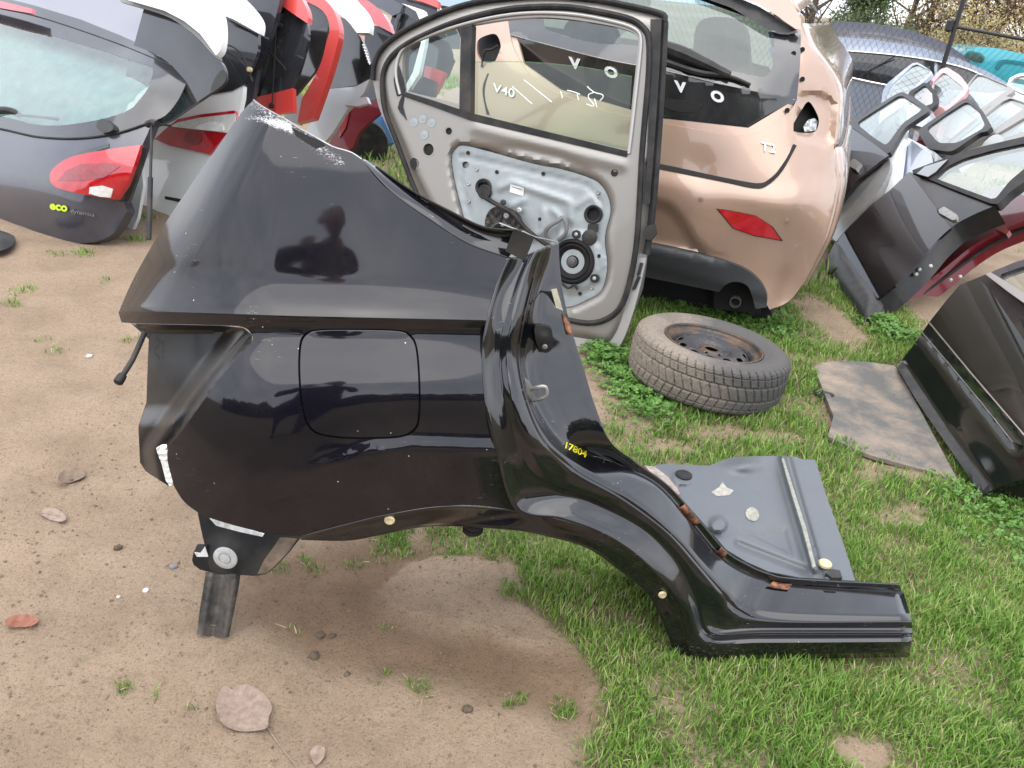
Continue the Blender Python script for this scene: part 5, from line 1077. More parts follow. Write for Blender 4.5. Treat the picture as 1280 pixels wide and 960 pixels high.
# ------------------------------------------------------------------ rows of doors leaning on the fence side
M['doorblack'] = paint('door_black_paint', (.005, .005, .0065), spec=0, cior=1.4, coat=.8, rough=.22, dust=.04, dustc=(.22, .2, .17), wav=.0004)
M['greenblack'] = paint('green_black_paint', (.007, .009, .007), spec=0, cior=1.45, coat=.9, rough=.25, dust=.05, dustc=(.15, .15, .1), wav=.0004)
M['greyblue'] = paint('grey_blue_paint', (.24, .275, .345), metal=.4, rough=.35, dust=.2)
M['dglass'] = glass('door_glass', (.82, .95, .91), 2.5, dirt=.16)
M['pink'] = paint('faded_pink_paint', (.42, .2, .2), rough=.45, dust=.2)
M['jamb'] = plain('door_jamb_paint', (.012, .012, .013), .35, var=.2, scale=20, dust=.12, coat=.15, spec=.2)
DG = 'car doors leaning in rows'
def door(label): return thing('door_assembly', label, 'car door', DG)
def glazed(pl, par, outer, hole, dfr=.0, fm='seal', gm='dglass', th=.035, gd=-.012, nm='window_frame'):
    outer, hole = chaikin(outer), chaikin(hole)
    o = relief(nm, pl, outer, dfr, M[fm], par, holes=[hole], step=7, thick=th, sharp=50)
    relief('window_glass', pl, hole, (lambda x, y: (dfr(x, y) if callable(dfr) else dfr) + gd), M[gm], par, step=12, thick=0); return o
# near door with moulding, bottom edge toward the viewer
D5 = Pl.base((1121, 461), (1226, 617), 31); e5 = door('dark green black door with bright moulding line, lower edge resting on the grass')
b5 = [(1121, 458), (1140, 434), (1162, 402), (1184, 374), (1200, 356), (1232, 343)] + [(1262, 366), (1310, 400), (1330, 520), (1330, 600), (1290, 596), (1262, 604), (1226, 618)]
def dd5(x, y):
    q = np.stack([x, y], 1); h = segdist(q, [(1121, 461), (1226, 617)], False); d = .02 + .00045 * h - 4.0e-6 * h ** 2
    ln = [(1160, 402), (1200, 450), (1240, 497), (1290, 555)]; s = segdist(q, ln, False)
    d -= .02 * np.exp(-segdist(q, [(1155, 415), (1195, 463), (1235, 512), (1270, 556)], False) ** 2 / 40)
    d += .03 * np.exp(-segdist(q, [(1124, 466), (1165, 530), (1226, 614)], False) ** 2 / 70)
    return d
relief('door_skin', D5, b5, dd5, M['greenblack'], e5, step=6, thick=.02, sharp=40)
relief('door_shell', D5, b5, lambda x, y: -.004 + 0 * x, M['jamb'], e5, step=24, thick=.11)
for a, w_, mt in ((0, .0032, 'chrome'), (1, .0022, 'zinc')):
    pts = [(1161, 403), (1200, 450), (1240, 497), (1296, 562)] if a == 0 else [(1153, 416), (1193, 463), (1232, 510), (1266, 553)]
    tube('moulding_line', D5.P(pts, dd5(*np.array(pts, float).T) + .004), w_, M[mt], e5, 6, 4)
relief('moulding', D5, [(1161, 403), (1200, 450), (1240, 497), (1296, 562), (1266, 553), (1232, 510), (1193, 463), (1153, 416)], plus(dd5, .003), M['glossblack'], e5, step=8, thick=.006)
relief('lower_lip', D5, spl([(1121, 459), (1150, 507), (1190, 565), (1225, 617)], 4) + spl([(1235, 606), (1196, 553), (1158, 497), (1128, 452)], 4), plus(dd5, .012), M['blackplain'], e5, step=7, thick=.02)
relief('belt_strip', D5, [(1232, 343), (1238, 340), (1290, 372), (1310, 385), (1310, 400), (1262, 366)], .05, M['taupe_pale'], e5, step=8, thick=.03)
relief('handle', D5, [(1274, 398), (1296, 404), (1296, 420), (1280, 412)], .09, M['doorblack'], e5, step=8, thick=.03)
glazed(D5, e5, [(1234, 342), (1275, 325), (1330, 318), (1340, 410), (1300, 392), (1262, 366)], [(1248, 344), (1278, 333), (1322, 327), (1330, 398), (1300, 384), (1268, 364)], .02, 'slate', 'dglass')

# big black door with handle
D3 = Pl.base((1033, 334), (1082, 404), 46); e3 = door('glossy black door with upright handle and grey lower cladding, middle of the row')
b3_ = [(1045, 303), (1062, 283), (1090, 255), (1112, 238), (1136, 215), (1142, 216), (1190, 236), (1244, 257)] + spl([(1244, 257), (1222, 266), (1195, 280), (1172, 300), (1150, 326), (1124, 352), (1097, 373)], 3)[1:]
def dd3(x, y):
    q = np.stack([x, y], 1); h = segdist(q, [(1020, 318), (1095, 420)], False); return .0 + .0011 * h - 7.0e-6 * h ** 2 - .012 * np.exp(-segdist(q, [(1080, 285), (1115, 315), (1140, 338)], False) ** 2 / 300)
relief('door_skin', D3, b3_, dd3, M['doorblack'], e3, step=6, thick=.015, sharp=40)
clad = [(1044, 302), (1050, 303), (1098, 372), (1090, 392), (1081, 404), (1058, 372), (1033, 336), (1036, 318)]
relief('lower_cladding', D3, clad, lambda x, y: .02 + .03 * sstep(0, 10, segdist(np.stack([x, y], 1), clad)), plain('grey_cladding', (.03, .031, .033), .5, var=.15, scale=120, dust=.1, spec=.25), e3, step=5, thick=.06, sharp=50)
sh3 = [(1045, 303), (1136, 216), (1244, 257)] + spl([(1244, 257), (1222, 266), (1195, 280), (1172, 300), (1150, 326), (1124, 352), (1097, 373)], 3)[1:] + [(1083, 402), (1060, 370), (1036, 335)]
relief('door_shell', D3, sh3, lambda x, y: .002 + 0 * x, M['jamb'], e3, step=24, thick=.13)
fr3 = [(1137, 214), (1158, 206), (1180, 198), (1205, 189), (1240, 180), (1300, 166), (1310, 200), (1300, 214), (1262, 240), (1245, 257), (1190, 236)]
glazed(D3, e3, fr3, [(1167, 222), (1184, 208), (1205, 198), (1240, 188), (1296, 176), (1300, 196), (1284, 208), (1262, 226), (1243, 250), (1210, 238)], .015, 'seal', 'dglass', .05)
relief('mirror_patch', D3, [(1146, 217), (1156, 208), (1185, 199), (1170, 214), (1160, 221)], .03, M['glossblack'], e3, step=6, thick=.01)
hd = relief('handle', D3, [(1173, 262), (1180, 258), (1196, 268), (1195, 274), (1190, 275), (1174, 266)], .095, M['zinc'], e3, step=5, thick=.025)
relief('handle_cup', D3, circ(1184, 267, 14, 7, 18, 25), plus(dd3, .002), M['cavity'], hd, step=6, thick=.002)
for x, y in ((1145, 343), (1149, 337), (1163, 333)): lathe('hinge_bolt', D3.one(x, y, -.03), D3.u * .9 + D3.n * .4, [(.012, -.01), (.012, .01), (.006, .014), (0, .014)], M['zinc'], e3, 10)

# dark red door edge-on behind it
D4 = Pl.base((1085, 330), (1120, 392), 36); D4 = Pl(D3.O - D3.n * .30, D3.u, D3.v); e4 = door('dark red door with dirty edge between the black door and the green black one')
b4 = [(1110, 372), (1124, 386)] + spl([(1124, 386), (1150, 362), (1180, 338), (1212, 312), (1245, 290), (1296, 262)], 3)[1:] + [(1310, 240), (1270, 245), (1255, 262), (1200, 280), (1130, 350)]
relief('door_skin', D4, [(1095, 340), (1150, 280), (1250, 232), (1275, 243), (1300, 250), (1296, 270)] + spl([(1296, 270), (1245, 290), (1212, 310), (1180, 336), (1150, 360), (1122, 390)], 3)[1:], lambda x, y: .02 + 0 * x, M['darkred'], e4, step=8, thick=.02)
relief('door_shell', D4, [(1095, 340), (1150, 285), (1250, 240), (1296, 270)] + spl([(1296, 270), (1245, 290), (1212, 310), (1180, 336), (1150, 360), (1122, 390)], 3)[1:], lambda x, y: 0 * x, M['darkred'], e4, step=24, thick=.13)
tube('door_seal', D4.P([(1130, 388), (1160, 362), (1190, 340), (1225, 315), (1255, 298), (1300, 278)], -.05), .012, M['seal'], e4, 8, 4)
relief('lower_cladding', D4, [(1094, 350), (1116, 372), (1138, 368), (1122, 396), (1112, 380), (1096, 362)], .03, M['blackplain'], e4, step=6, thick=.06)
relief('handle', D4, [(1240, 276), (1250, 278), (1262, 288), (1258, 293), (1244, 286)], .08, M['darkred'], e4, step=5, thick=.03)
glazed(D4, e4, [(1250, 232), (1268, 228), (1310, 200), (1320, 250), (1300, 250), (1275, 243)], [(1266, 236), (1300, 212), (1308, 244), (1290, 240)], .015, 'taupe_pale', 'dglass')
for x, y in ((1188, 350), (1200, 346)): lathe('hinge_bolt', D4.one(x, y, -.04), D4.u * .9 + D4.n * .4, [(.012, -.01), (.012, .01), (0, .014)], M['zinc'], e4, 10)

# dark door beside the car with window and white inner edge of another
D1 = Pl(D3.O + D3.n * .02 - D3.u * .75, D3.u, D3.v); e1 = door('dark door with pale top and handle wedged beside the rose gold car')
relief('door_skin', D1, [(1040, 262), (1044, 200), (1048, 154), (1062, 158), (1090, 178), (1111, 194), (1096, 205), (1075, 222), (1052, 250)], lambda x, y: .03 + .02 * sstep(150, 200, y), M['doorblack'], e1, step=7, thick=.02)
relief('door_shell', D1, [(1040, 266), (1048, 160), (1111, 194), (1112, 216), (1092, 250), (1046, 303), (1034, 296)], 0.0, plain('grey_door_edge', (.10, .108, .11), .4, metal=.3, var=.15, scale=20, dust=.35), e1, step=24, thick=.12)
relief('handle', D1, [(1060, 202), (1068, 198), (1076, 204), (1070, 212), (1062, 208)], .08, M['zinc'], e1, step=5, thick=.03)
relief('inner_edge', D1, spl([(1111, 194), (1112, 212), (1096, 243), (1070, 272), (1045, 302)], 3) + spl([(1036, 292), (1060, 262), (1085, 232), (1102, 208)], 3), .012, plain('grey_inner_edge', (.16, .17, .17), .35, metal=.4, var=.12, scale=20, dust=.3), e1, step=6, thick=.05)
glazed(D1, e1, [(1062, 157), (1090, 136), (1126, 114), (1140, 120), (1162, 135), (1160, 140), (1130, 160), (1111, 194), (1090, 178)], [(1070, 154), (1096, 137), (1126, 118), (1154, 136), (1128, 154), (1108, 182), (1092, 172)], .02, 'blackplain', 'dglass')
D2 = Pl(D3.O - D3.n * .05 - D3.u * .35, D3.u, D3.v); e2 = door('white door shell seen edge-on with black lock slots')
wsd = spl([(1137, 128), (1131, 129), (1122, 142), (1114, 165), (1112, 195), (1113, 220), (1107, 238), (1097, 256)], 3) + spl([(1108, 252), (1122, 226), (1128, 190), (1132, 160), (1137, 128)], 3)[:-1]
relief('door_edge', D2, wsd, lambda x, y: .05 - .02 * ((x - 1118) / 12) ** 2, M['white'], e2, step=5, thick=.05)
relief('door_skin', D2, [(1128, 133), (1114, 165), (1112, 196), (1100, 186), (1087, 176), (1094, 160), (1106, 148)], lambda x, y: .03 + 0 * x, M['silver'], e2, step=6, thick=.03)
relief('inner_skin', D2, [(1112, 200), (1128, 190), (1140, 176), (1165, 195), (1168, 214), (1140, 230), (1110, 240)], -.03, M['greyblue'], e2, step=8, thick=.03)
for x, y in ((1122, 156), (1125, 158), (1123, 163), (1137, 129)): relief('lock_slot', D2, circ(x, y, 3.2, 1.6, 8, 40), .062, M['cavity'], e2, step=4, thick=.006)
relief('handle_hole', D2, circ(1097, 168, 8, 2.2, 10, -52), .034, M['cavity'], e2, step=4, thick=.003)

# windows of the doors further back
def back_door(k, label, outer, hole, fm, body=None, bm=None, du=0):
    pl = Pl(D3.O - D3.n * k - D3.u * du, D3.u, D3.v); e = door(label)
    hc = np.array(hole, float).mean(0); hole = [tuple(hc + (np.array(q) - hc) * 1.13) for q in hole]
    glazed(pl, e, outer, hole, .0, fm, 'dglass', .04)
    if body: relief('door_skin', pl, body, -.01, M[bm], e, step=10, thick=.08)
    return e
back_door(.50, 'door window with white frame nearest the wire fence', [(1098, 160), (1104, 108), (1140, 79), (1148, 78), (1167, 91), (1150, 106), (1120, 150)], [(1103, 152), (1110, 112), (1142, 83), (1161, 92), (1146, 104), (1118, 142)], 'greyblue', [(1085, 165), (1098, 158), (1122, 148), (1130, 170), (1090, 190)], 'doorblack', .5)
back_door(.62, 'door window with faded pink frame top', [(1150, 130), (1162, 102), (1176, 86), (1184, 84), (1200, 94), (1211, 108), (1206, 119), (1184, 138), (1165, 160)], [(1165, 122), (1168, 104), (1180, 92), (1200, 108), (1203, 112), (1182, 132)], 'pink', [(1150, 132), (1180, 142), (1170, 170), (1140, 178)], 'darkred')
back_door(.45, 'door window with thick dark rounded frame', [(1134, 116), (1155, 103), (1162, 105), (1172, 119), (1171, 130), (1160, 140), (1146, 134)], [(1142, 118), (1156, 108), (1164, 116), (1165, 128), (1154, 132)], 'seal', [(1140, 128), (1165, 138), (1156, 160), (1130, 152)], 'greyblue', .25)
back_door(.75, 'wide door window with thin grey frame behind the dark rounded one', [(1196, 130), (1210, 104), (1222, 91), (1264, 108), (1268, 114), (1232, 136), (1222, 150)], [(1203, 128), (1214, 105), (1223, 95), (1259, 110), (1230, 131), (1218, 140)], 'taupe', [(1195, 132), (1225, 146), (1210, 180), (1180, 170)], 'silver')
back_door(.30, 'door window with broad dark curved frame in front of the striped one', [(1146, 163), (1180, 140), (1206, 123), (1216, 127), (1228, 138), (1240, 158), (1234, 164), (1224, 166), (1190, 190), (1160, 186)], [(1162, 160), (1186, 143), (1207, 130), (1220, 140), (1228, 158), (1196, 176), (1176, 176)], 'blackplain', [(1135, 172), (1166, 188), (1180, 200), (1160, 215), (1120, 200)], 'silver', .1)
back_door(.42, 'door window with black rubber edge and pale lower frame', [(1176, 186), (1190, 172), (1226, 142), (1256, 119), (1282, 128), (1290, 140), (1240, 172), (1210, 192), (1188, 192)], [(1186, 182), (1200, 170), (1256, 126), (1280, 134), (1240, 162), (1206, 184)], 'taupe', [(1170, 190), (1212, 194), (1196, 206), (1166, 206)], 'silver', -.15)
back_door(.36, 'long pale door window beside the big black door', [(1196, 194), (1240, 168), (1300, 128), (1316, 150), (1300, 166), (1240, 182), (1205, 192)], [(1212, 186), (1250, 166), (1300, 136), (1306, 148), (1292, 160), (1240, 177)], 'taupe', None, None, -.3)
back_door(.85, 'pale car door window at the fence beside the teal car', [(1258, 108), (1262, 97), (1276, 91), (1310, 92), (1316, 120), (1280, 118)], [(1263, 106), (1267, 99), (1278, 95), (1304, 97), (1306, 112), (1280, 112)], 'white', [(1258, 112), (1310, 122), (1300, 140), (1262, 122)], 'silver', -.3)
mir = tag(relief('wing_mirror', Pl(D3.O - D3.n * .2 + D3.u * .3, D3.u, D3.v), cspl([(1222, 190), (1236, 172), (1248, 168), (1254, 174), (1246, 186), (1232, 192)], 3), bul(1238, 180, 20, 14, .04), plain('grey_mirror', (.25, .26, .25), .4, dust=.2), None, step=4, thick=.06), 'small grey wing mirror between the door windows', 'mirror')

# rubber board on the ground
bdp = Pl((0, 0, .022), (1, 0, 0), (0, 1, 0))
bo = spl([(1019, 462), (1024, 455), (1040, 452), (1080, 452), (1118, 457)], 3) + [(1122, 462), (1150, 512), (1196, 598), (1190, 600), (1165, 590), (1120, 578)] + spl([(1120, 578), (1080, 566), (1044, 550), (1035, 545)], 3)[1:] + [(1042, 520), (1034, 500)]
mt, t, b = nmat('sandy_board'); P = gco(t); n1 = noise(t, 5, 6, .65, P); n2 = noise(t, 200, 4, .7, P)
c = mix(t, ramp(t, n1, [(.42, (0, 0, 0)), (.66, (1, 1, 1))]), mix(t, n2, (.06, .06, .058), (.12, .115, .105)), mix(t, n2, (.18, .145, .11), (.32, .25, .19)))
t.links.new(c, b.inputs['Base Color']); b.inputs['Roughness'].default_value = .85; bump(t, b, n2, .5, .002)
bd = thing('boot_board', 'dark carpeted boot floor board with sand on it lying in the grass', 'board')
relief('board', bdp, bo, lambda x, y: .008 * np.sin(x * .05) * np.sin(y * .04) - .010 * np.exp(-segdist(np.stack([x, y], 1), [(1100, 455), (1150, 530), (1185, 596)], False) ** 2 / 40), mt, bd, holes=[[(1020, 486), (1040, 491), (1044, 495), (1040, 497), (1037, 493), (1020, 489)]], step=6, thick=.016, sharp=50)
relief('board_handle', bdp, [(1018, 484), (1042, 489), (1046, 497), (1034, 499), (1019, 492)], -.010, M['cavity'], bd, step=8, thick=.004)

# ------------------------------------------------------------------ wire fence
fn = thing('wire_fence', 'black post and rail fence with diamond wire mesh behind the doors', 'fence')
FB = Pl.yaw((1150, 130), .62, -14, 0)
M['fence'] = plain('fence_black', (.012, .012, .013), .5, var=.1)
def fpt(x, y): return FB.one(x, y)
p0, p1 = fpt(1207, -8), fpt(1172, 104); dv = (p1 - p0) / np.linalg.norm(p1 - p0)
tube('post', [p0 - dv * .3, p1, p1 + dv * (p1[2] / -dv[2])], .028, M['fence'], fn, 12, 1)
ra, rb = fpt(1187, 32), fpt(1300, 53); dr_ = rb - ra
tube('rail', [ra - dr_ * .02, rb + dr_ * 2], .02, M['fence'], fn, 10, 1)
lathe('rail_clamp', ra, dv, [(.02, -.07), (.045, -.05), (.045, .05), (.02, .07)], M['fence'], fn, 14)
# two families of diamond wires
wires = []; u, v = FB.u, np.array([0, 0, 1.]); o0 = FB.one(1010, 140)
ext = (FB.one(1290, 30) - o0) @ u; zt, zb = 1.55, .15
V = []; F = []
def wire(a, b, r=.0022):
    tdir = (b - a) / np.linalg.norm(b - a); s = np.cross(tdir, FB.n); s /= np.linalg.norm(s); k = len(V)
    for p in (a, b):
        for q in range(3): an = 2.1 * q; V.append(p + r * (s * math.cos(an) + FB.n * math.sin(an)))
    for q in range(3): F.append((k + q, k + (q + 1) % 3, k + 3 + (q + 1) % 3, k + 3 + q))
base0 = np.array([o0[0], o0[1], 0]); pitch = .075
for i in range(-24, int(ext / pitch) + 4):
    for sgn in (1, -1):
        a = base0 + u * (i * pitch) + v * zb; L = zt - zb; prev = a
        for s in range(8):
            nx = a + u * (sgn * L * .62 * (s + 1) / 8) + v * (L * (s + 1) / 8) + FB.n * (.006 * (-1) ** s)
            wire(prev, nx); prev = nx
wm = mesh('wire_mesh', V, F, M['fence'], fn, False); wm['kind'] = 'stuff'

# ------------------------------------------------------------------ cars behind the fence
def side_car(name, label, pl, body, windows, bodym, trim, cat='car', d=.0, depth=1.5):
    c = thing(name, label, cat)
    bf = lambda x, y: .10 * sstep(0, 40, segdist(np.stack([x, y], 1), body))
    relief('body', pl, body, bf, M[bodym], c, step=7, thick=depth, sharp=45)
    for wpoly in windows:
        wv = relief('side_window', pl, wpoly, plus(bf, .008), M['greyglass'], c, step=8, thick=.01)
    for tp in trim:
        a = np.array(spl(tp, 3)); tube('window_trim', pl.P(a, bf(a[:, 0], a[:, 1]) + .015), .012, M['chrome'], c, 6, 2)
    return c
CA = Pl.yaw((1120, 130), .85, -24, 0); CA = Pl(FB.O - FB.n * .55, (math.cos(rad(-22)), math.sin(rad(-22)), 0), (0, 0, 1))
ca = side_car('car', 'light blue grey estate car behind the wire fence', CA, [(960, 60), (1005, 50), (1045, 46), (1090, 49), (1150, 59), (1200, 74), (1240, 92), (1290, 122), (1320, 150), (1320, 260), (1000, 260), (990, 150)],
    [[(1020, 76), (1044, 65), (1075, 66), (1120, 70), (1168, 78), (1168, 108), (1110, 106), (1060, 94), (1020, 90)], [(1172, 79), (1200, 85), (1228, 96), (1262, 112), (1240, 116), (1172, 110)]], 'greyblue', [[(1000, 86), (1020, 75), (1044, 64.5), (1090, 66.5), (1140, 72), (1180, 79), (1215, 89), (1260, 111)], [(1010, 88), (1040, 92), (1080, 101), (1110, 107)]])
relief('door_line', CA, [(1118, 70), (1121, 70), (1070, 100), (1066, 99)], .12, M['seal'], ca, step=8, thick=.01)
CB = Pl(FB.O - FB.n * 2.6, (math.cos(rad(-20)), math.sin(rad(-20)), 0), (0, 0, 1))
side_car('car', 'dark grey car further back with pale roof rail', CB, [(960, 40), (1008, 36), (1022, 29), (1045, 26), (1090, 29), (1140, 38), (1180, 52), (1206, 70), (1220, 90), (1220, 160), (990, 160)],
    [[(1018, 42), (1040, 39), (1062, 40), (1060, 48), (1018, 50)], [(1074, 41), (1110, 45), (1132, 51), (1130, 56), (1074, 48)], [(1140, 53), (1170, 60), (1188, 68), (1150, 62)]], 'slate', [])
CT = Pl(FB.O - FB.n * 3.0 + FB.u * 1.0, (math.cos(rad(-14)), math.sin(rad(-14)), 0), (0, 0, 1))
M['teal'] = paint('teal_paint', (.02, .33, .40), rough=.35, dust=.12)
tc = thing('car', 'bright teal blue car behind the fence rail', 'car')
relief('body', CT, [(1203, 68), (1208, 62), (1222, 58.5), (1245, 60), (1300, 72), (1330, 80), (1330, 150), (1262, 140), (1245, 110)], lambda x, y: .1 * np.cos((y - 80) / 30), M['teal'], tc, step=6, thick=1.4)
relief('windscreen', CT, [(1203, 70), (1212, 63), (1226, 66), (1232, 72), (1228, 78), (1216, 76)], .12, M['dglass'], tc, step=6, thick=.01)
relief('body_crease', CT, spl([(1244, 84), (1252, 75), (1270, 76), (1300, 82)], 3) + spl([(1300, 86), (1270, 80), (1256, 79), (1248, 88)], 3), .115, plain('teal_crease', (.01, .16, .2), .3, coat=1), tc, step=6, thick=.006)

# ------------------------------------------------------------------ trees beyond
def leafmat(name, c0, c1):
    mt, t, b = nmat(name); a = nd(t, 'ShaderNodeAttribute', attribute_name='hue').outputs['Fac']; c = mix(t, a, c0, c1)
    t.links.new(c, b.inputs['Base Color']); b.inputs['Roughness'].default_value = .55
    tl = nd(t, 'ShaderNodeBsdfTranslucent'); t.links.new(c, tl.inputs[0]); ms = nd(t, 'ShaderNodeMixShader'); ms.inputs[0].default_value = .35
    t.links.new(b.outputs[0], ms.inputs[1]); t.links.new(tl.outputs[0], ms.inputs[2]); t.links.new(ms.outputs[0], t.nodes['Material Output'].inputs[0]); return mt
LM = {'green': leafmat('evergreen_leaf', (.06, .10, .04), (.16, .22, .09)), 'orange': leafmat('autumn_leaf', (.40, .26, .12), (.62, .47, .25)), 'yellow': leafmat('yellow_leaf', (.34, .28, .12), (.5, .44, .22))}
M['bark'] = plain('bark', (.11, .085, .065), .9, var=.4, scale=30, bumpd=.01)
def tree(name, label, base, h, rx, nleaf, lm, seed, z0=.25, leaf=.06, nb=26, cat='tree'):
    r = np.random.default_rng(seed); e = thing(name, label, cat, 'trees and bushes beyond the fence')
    base = np.array(base); tips = []; V = []; F = []
    def limb(a, b, r0, r1):
        k = len(V); tdir = (b - a) / (np.linalg.norm(b - a) + 1e-9); s = np.cross(tdir, [.2, .9, .1]); s /= np.linalg.norm(s); q = np.cross(tdir, s)
        for p, rr in ((a, r0), (b, r1)):
            for j in range(5): an = 2 * math.pi * j / 5; V.append(p + rr * (s * math.cos(an) + q * math.sin(an)))
        for j in range(5): F.append((k + j, k + (j + 1) % 5, k + 5 + (j + 1) % 5, k + 5 + j))
    top = base + np.array([r.normal(0, .1), r.normal(0, .1), h * .75]); limb(base - [0, 0, .1], base * .5 + top * .5, h * .022, h * .014); limb(base * .5 + top * .5, top, h * .014, h * .004)
    for i in range(nb):
        f = r.uniform(.12, 1); a = base + (top - base) * f; th = r.uniform(0, 2 * math.pi); L = rx * (1.05 - .45 * f) * r.uniform(.6, 1.1)
        b_ = a + np.array([math.cos(th) * L, math.sin(th) * L, L * r.uniform(.2, .9)]); limb(a, b_, h * .007, h * .002); tips.append((a, b_))
        for q in range(4):
            g = a + (b_ - a) * r.uniform(.35, 1); tw = g + r.normal(0, .22 * rx, 3) + np.array([0, 0, .12 * rx]); limb(g, tw, h * .0028, h * .0008); tips.append((g, tw))
            for q2 in range(3): t2 = tw + r.normal(0, .12 * rx, 3); limb(g * .4 + tw * .6, t2, h * .0014, h * .0005); tips.append((tw, t2))
    mesh('trunk', V, F, M['bark'], e, True, 60)
    n = nleaf; ti = r.integers(0, len(tips), n); A = np.array([t_[0] for t_ in tips])[ti]; B = np.array([t_[1] for t_ in tips])[ti]
    C_ = A + (B - A) * r.random((n, 1)) ** .5 + r.normal(0, .10 * rx, (n, 3)); s = leaf * (.6 + .8 * r.random(n))
    d1_ = r.normal(size=(n, 3)); d1_ /= np.linalg.norm(d1_, axis=1)[:, None]; d2_ = np.cross(d1_, r.normal(size=(n, 3))); d2_ /= np.linalg.norm(d2_, axis=1)[:, None]
    LV = np.stack([C_ - d1_ * s[:, None], C_ + d2_ * s[:, None] * .45, C_ + d1_ * s[:, None], C_ - d2_ * s[:, None] * .45], 1).reshape(-1, 3); LF = np.arange(n * 4).reshape(n, 4)
    o = mesh('crown', LV, LF, LM[lm], e, False); at = o.data.attributes.new('hue', 'FLOAT', 'POINT'); at.data.foreach_set('value', np.repeat(r.random(n), 4).astype(np.float32)); return e
def gd(x, dist): d = rays([(x, 30)])[0]; d = d / np.linalg.norm(d[:2]); return (d * dist)[:2].tolist() + [0.]
tree('evergreen_shrub', 'dense dark green shrub behind the dark grey car', gd(1078, 19), 3.0, .8, 15000, 'green', 1, leaf=.034, nb=60, cat='shrub')
tree('tree', 'bare grey tree beside the roof of the rose gold car', gd(1012, 21), 5.2, 1.7, 500, 'yellow', 2, leaf=.03, nb=34)
tree('tree', 'sparse yellowing tree right of the green shrub', gd(1128, 22), 4.6, 1.2, 3500, 'yellow', 3, leaf=.03, nb=34)
tree('tree', 'sparse bare tree with a few orange leaves left of the fence post', gd(1162, 23), 5.5, 1.5, 1800, 'orange', 4, leaf=.03, nb=30)
tree('tree', 'orange leaved autumn tree just behind the fence post', gd(1212, 21), 4.8, 1.6, 6500, 'orange', 5, leaf=.03, nb=40)
tree('tree', 'tall orange autumn tree above the teal car', gd(1252, 22), 5.2, 1.7, 6500, 'orange', 6, leaf=.03, nb=40)
tree('tree', 'broad orange tree cut by the picture edge', gd(1300, 21), 5.0, 1.8, 7000, 'orange', 7, leaf=.03, nb=40)
tree('tree', 'low yellow bush between the autumn trees and the teal car', gd(1228, 18), 1.9, 1.0, 6000, 'yellow', 8, leaf=.028, nb=34)
# ------------------------------------------------------------------ small things on the ground
def gzp(x, y): p = G(x, y); return p + np.array([0, 0, float(gz(p[:1], p[1:2])[0])])
flat = Pl((0, 0, .006), (1, 0, 0), (0, 1, 0))
def leafm(name, c0, c1):
    mt, t, b = nmat(name); P = gco(t); n = noise(t, 60, 5, .7, P)
    t.links.new(mix(t, ramp(t, n, [(.3, (0, 0, 0)), (.7, (1, 1, 1))]), c0, c1), b.inputs['Base Color']); b.inputs['Roughness'].default_value = .75; bump(t, b, n, .5, .002); return mt
lb_ = leafm('dry_leaf', (.17, .12, .09), (.29, .215, .17))
def leaf(label, out, stem, mt, curl=.006, name='fallen_leaf'):
    e = thing(name, label, 'leaf', 'dead leaves on the ground'); c = np.array(out).mean(0); R_ = np.ptp(np.array(out), 0).max() / 2
    z = float(gz(*[np.array([q]) for q in G(*c)[:2]])[0])
    pl = Pl((0, 0, z + .004), (1, 0, 0), (0, 1, 0))
    f = lambda x, y: curl * ((np.hypot(x - c[0], y - c[1]) / R_) ** 2) * (1 + .5 * np.sin(np.arctan2(y - c[1], x - c[0]) * 3)) + .0015 * np.sin(x * .5 + y * .3)
    relief('leaf_blade', pl, out, f, mt, e, step=max(2, R_ / 9), thick=.0006)
    if stem:
        tube('stem', pl.P(stem, .003), [.0016, .0012], mt, e, 6, 4)
        a, b_ = np.array(stem[0]), c * 2 - np.array(stem[0]); mid = [tuple(a + (b_ - a) * k) for k in (0, .3, .6, .85)]
        tube('vein', pl.P(mid, f(*np.array(mid).T) + .0006), [.001, .0004], mt, e, 5, 3)
    return e
leaf('large round dry beige leaf with long stem on the sand', cspl([(334, 909), (322, 913), (300, 914), (280, 906), (272, 893), (270, 876), (276, 862), (284, 857), (290, 862), (297, 856), (312, 856), (325, 863), (336, 874), (340, 886), (336, 896)], 3), [(333, 908), (345, 925), (358, 942), (372, 960)], lb_, .010)
leaf('small dry beige leaf near the lower picture edge', cspl([(390, 950), (387, 941), (391, 934), (399, 931), (406, 935), (406, 944), (401, 952), (395, 956)], 3), None, lb_, .008)
leaf('small pale leaf left of the panel bracket', cspl([(50, 641), (55, 636), (66, 635), (78, 640), (83, 648), (76, 652), (64, 650), (56, 646)], 3), [(50, 641), (44, 638)], lb_, .008)
leaf('reddish orange leaf on the sand', cspl([(6, 777), (14, 770), (30, 768), (44, 771), (48, 776), (40, 782), (26, 784), (12, 783)], 3), [(44, 776), (36, 788)], leafm('red_leaf', (.17, .06, .035), (.25, .10, .06)), .010)
leaf('curled brown leaf by the footprints', cspl([(72, 597), (80, 588), (94, 584), (104, 588), (106, 595), (94, 601), (80, 604)], 3), None, leafm('brown_leaf', (.11, .075, .05), (.18, .125, .085)), .014)
leaf('tiny pale leaf in the grass below the buffer', cspl([(657, 690), (661, 684), (667, 688), (665, 695), (660, 696)], 3), None, lb_, .006)
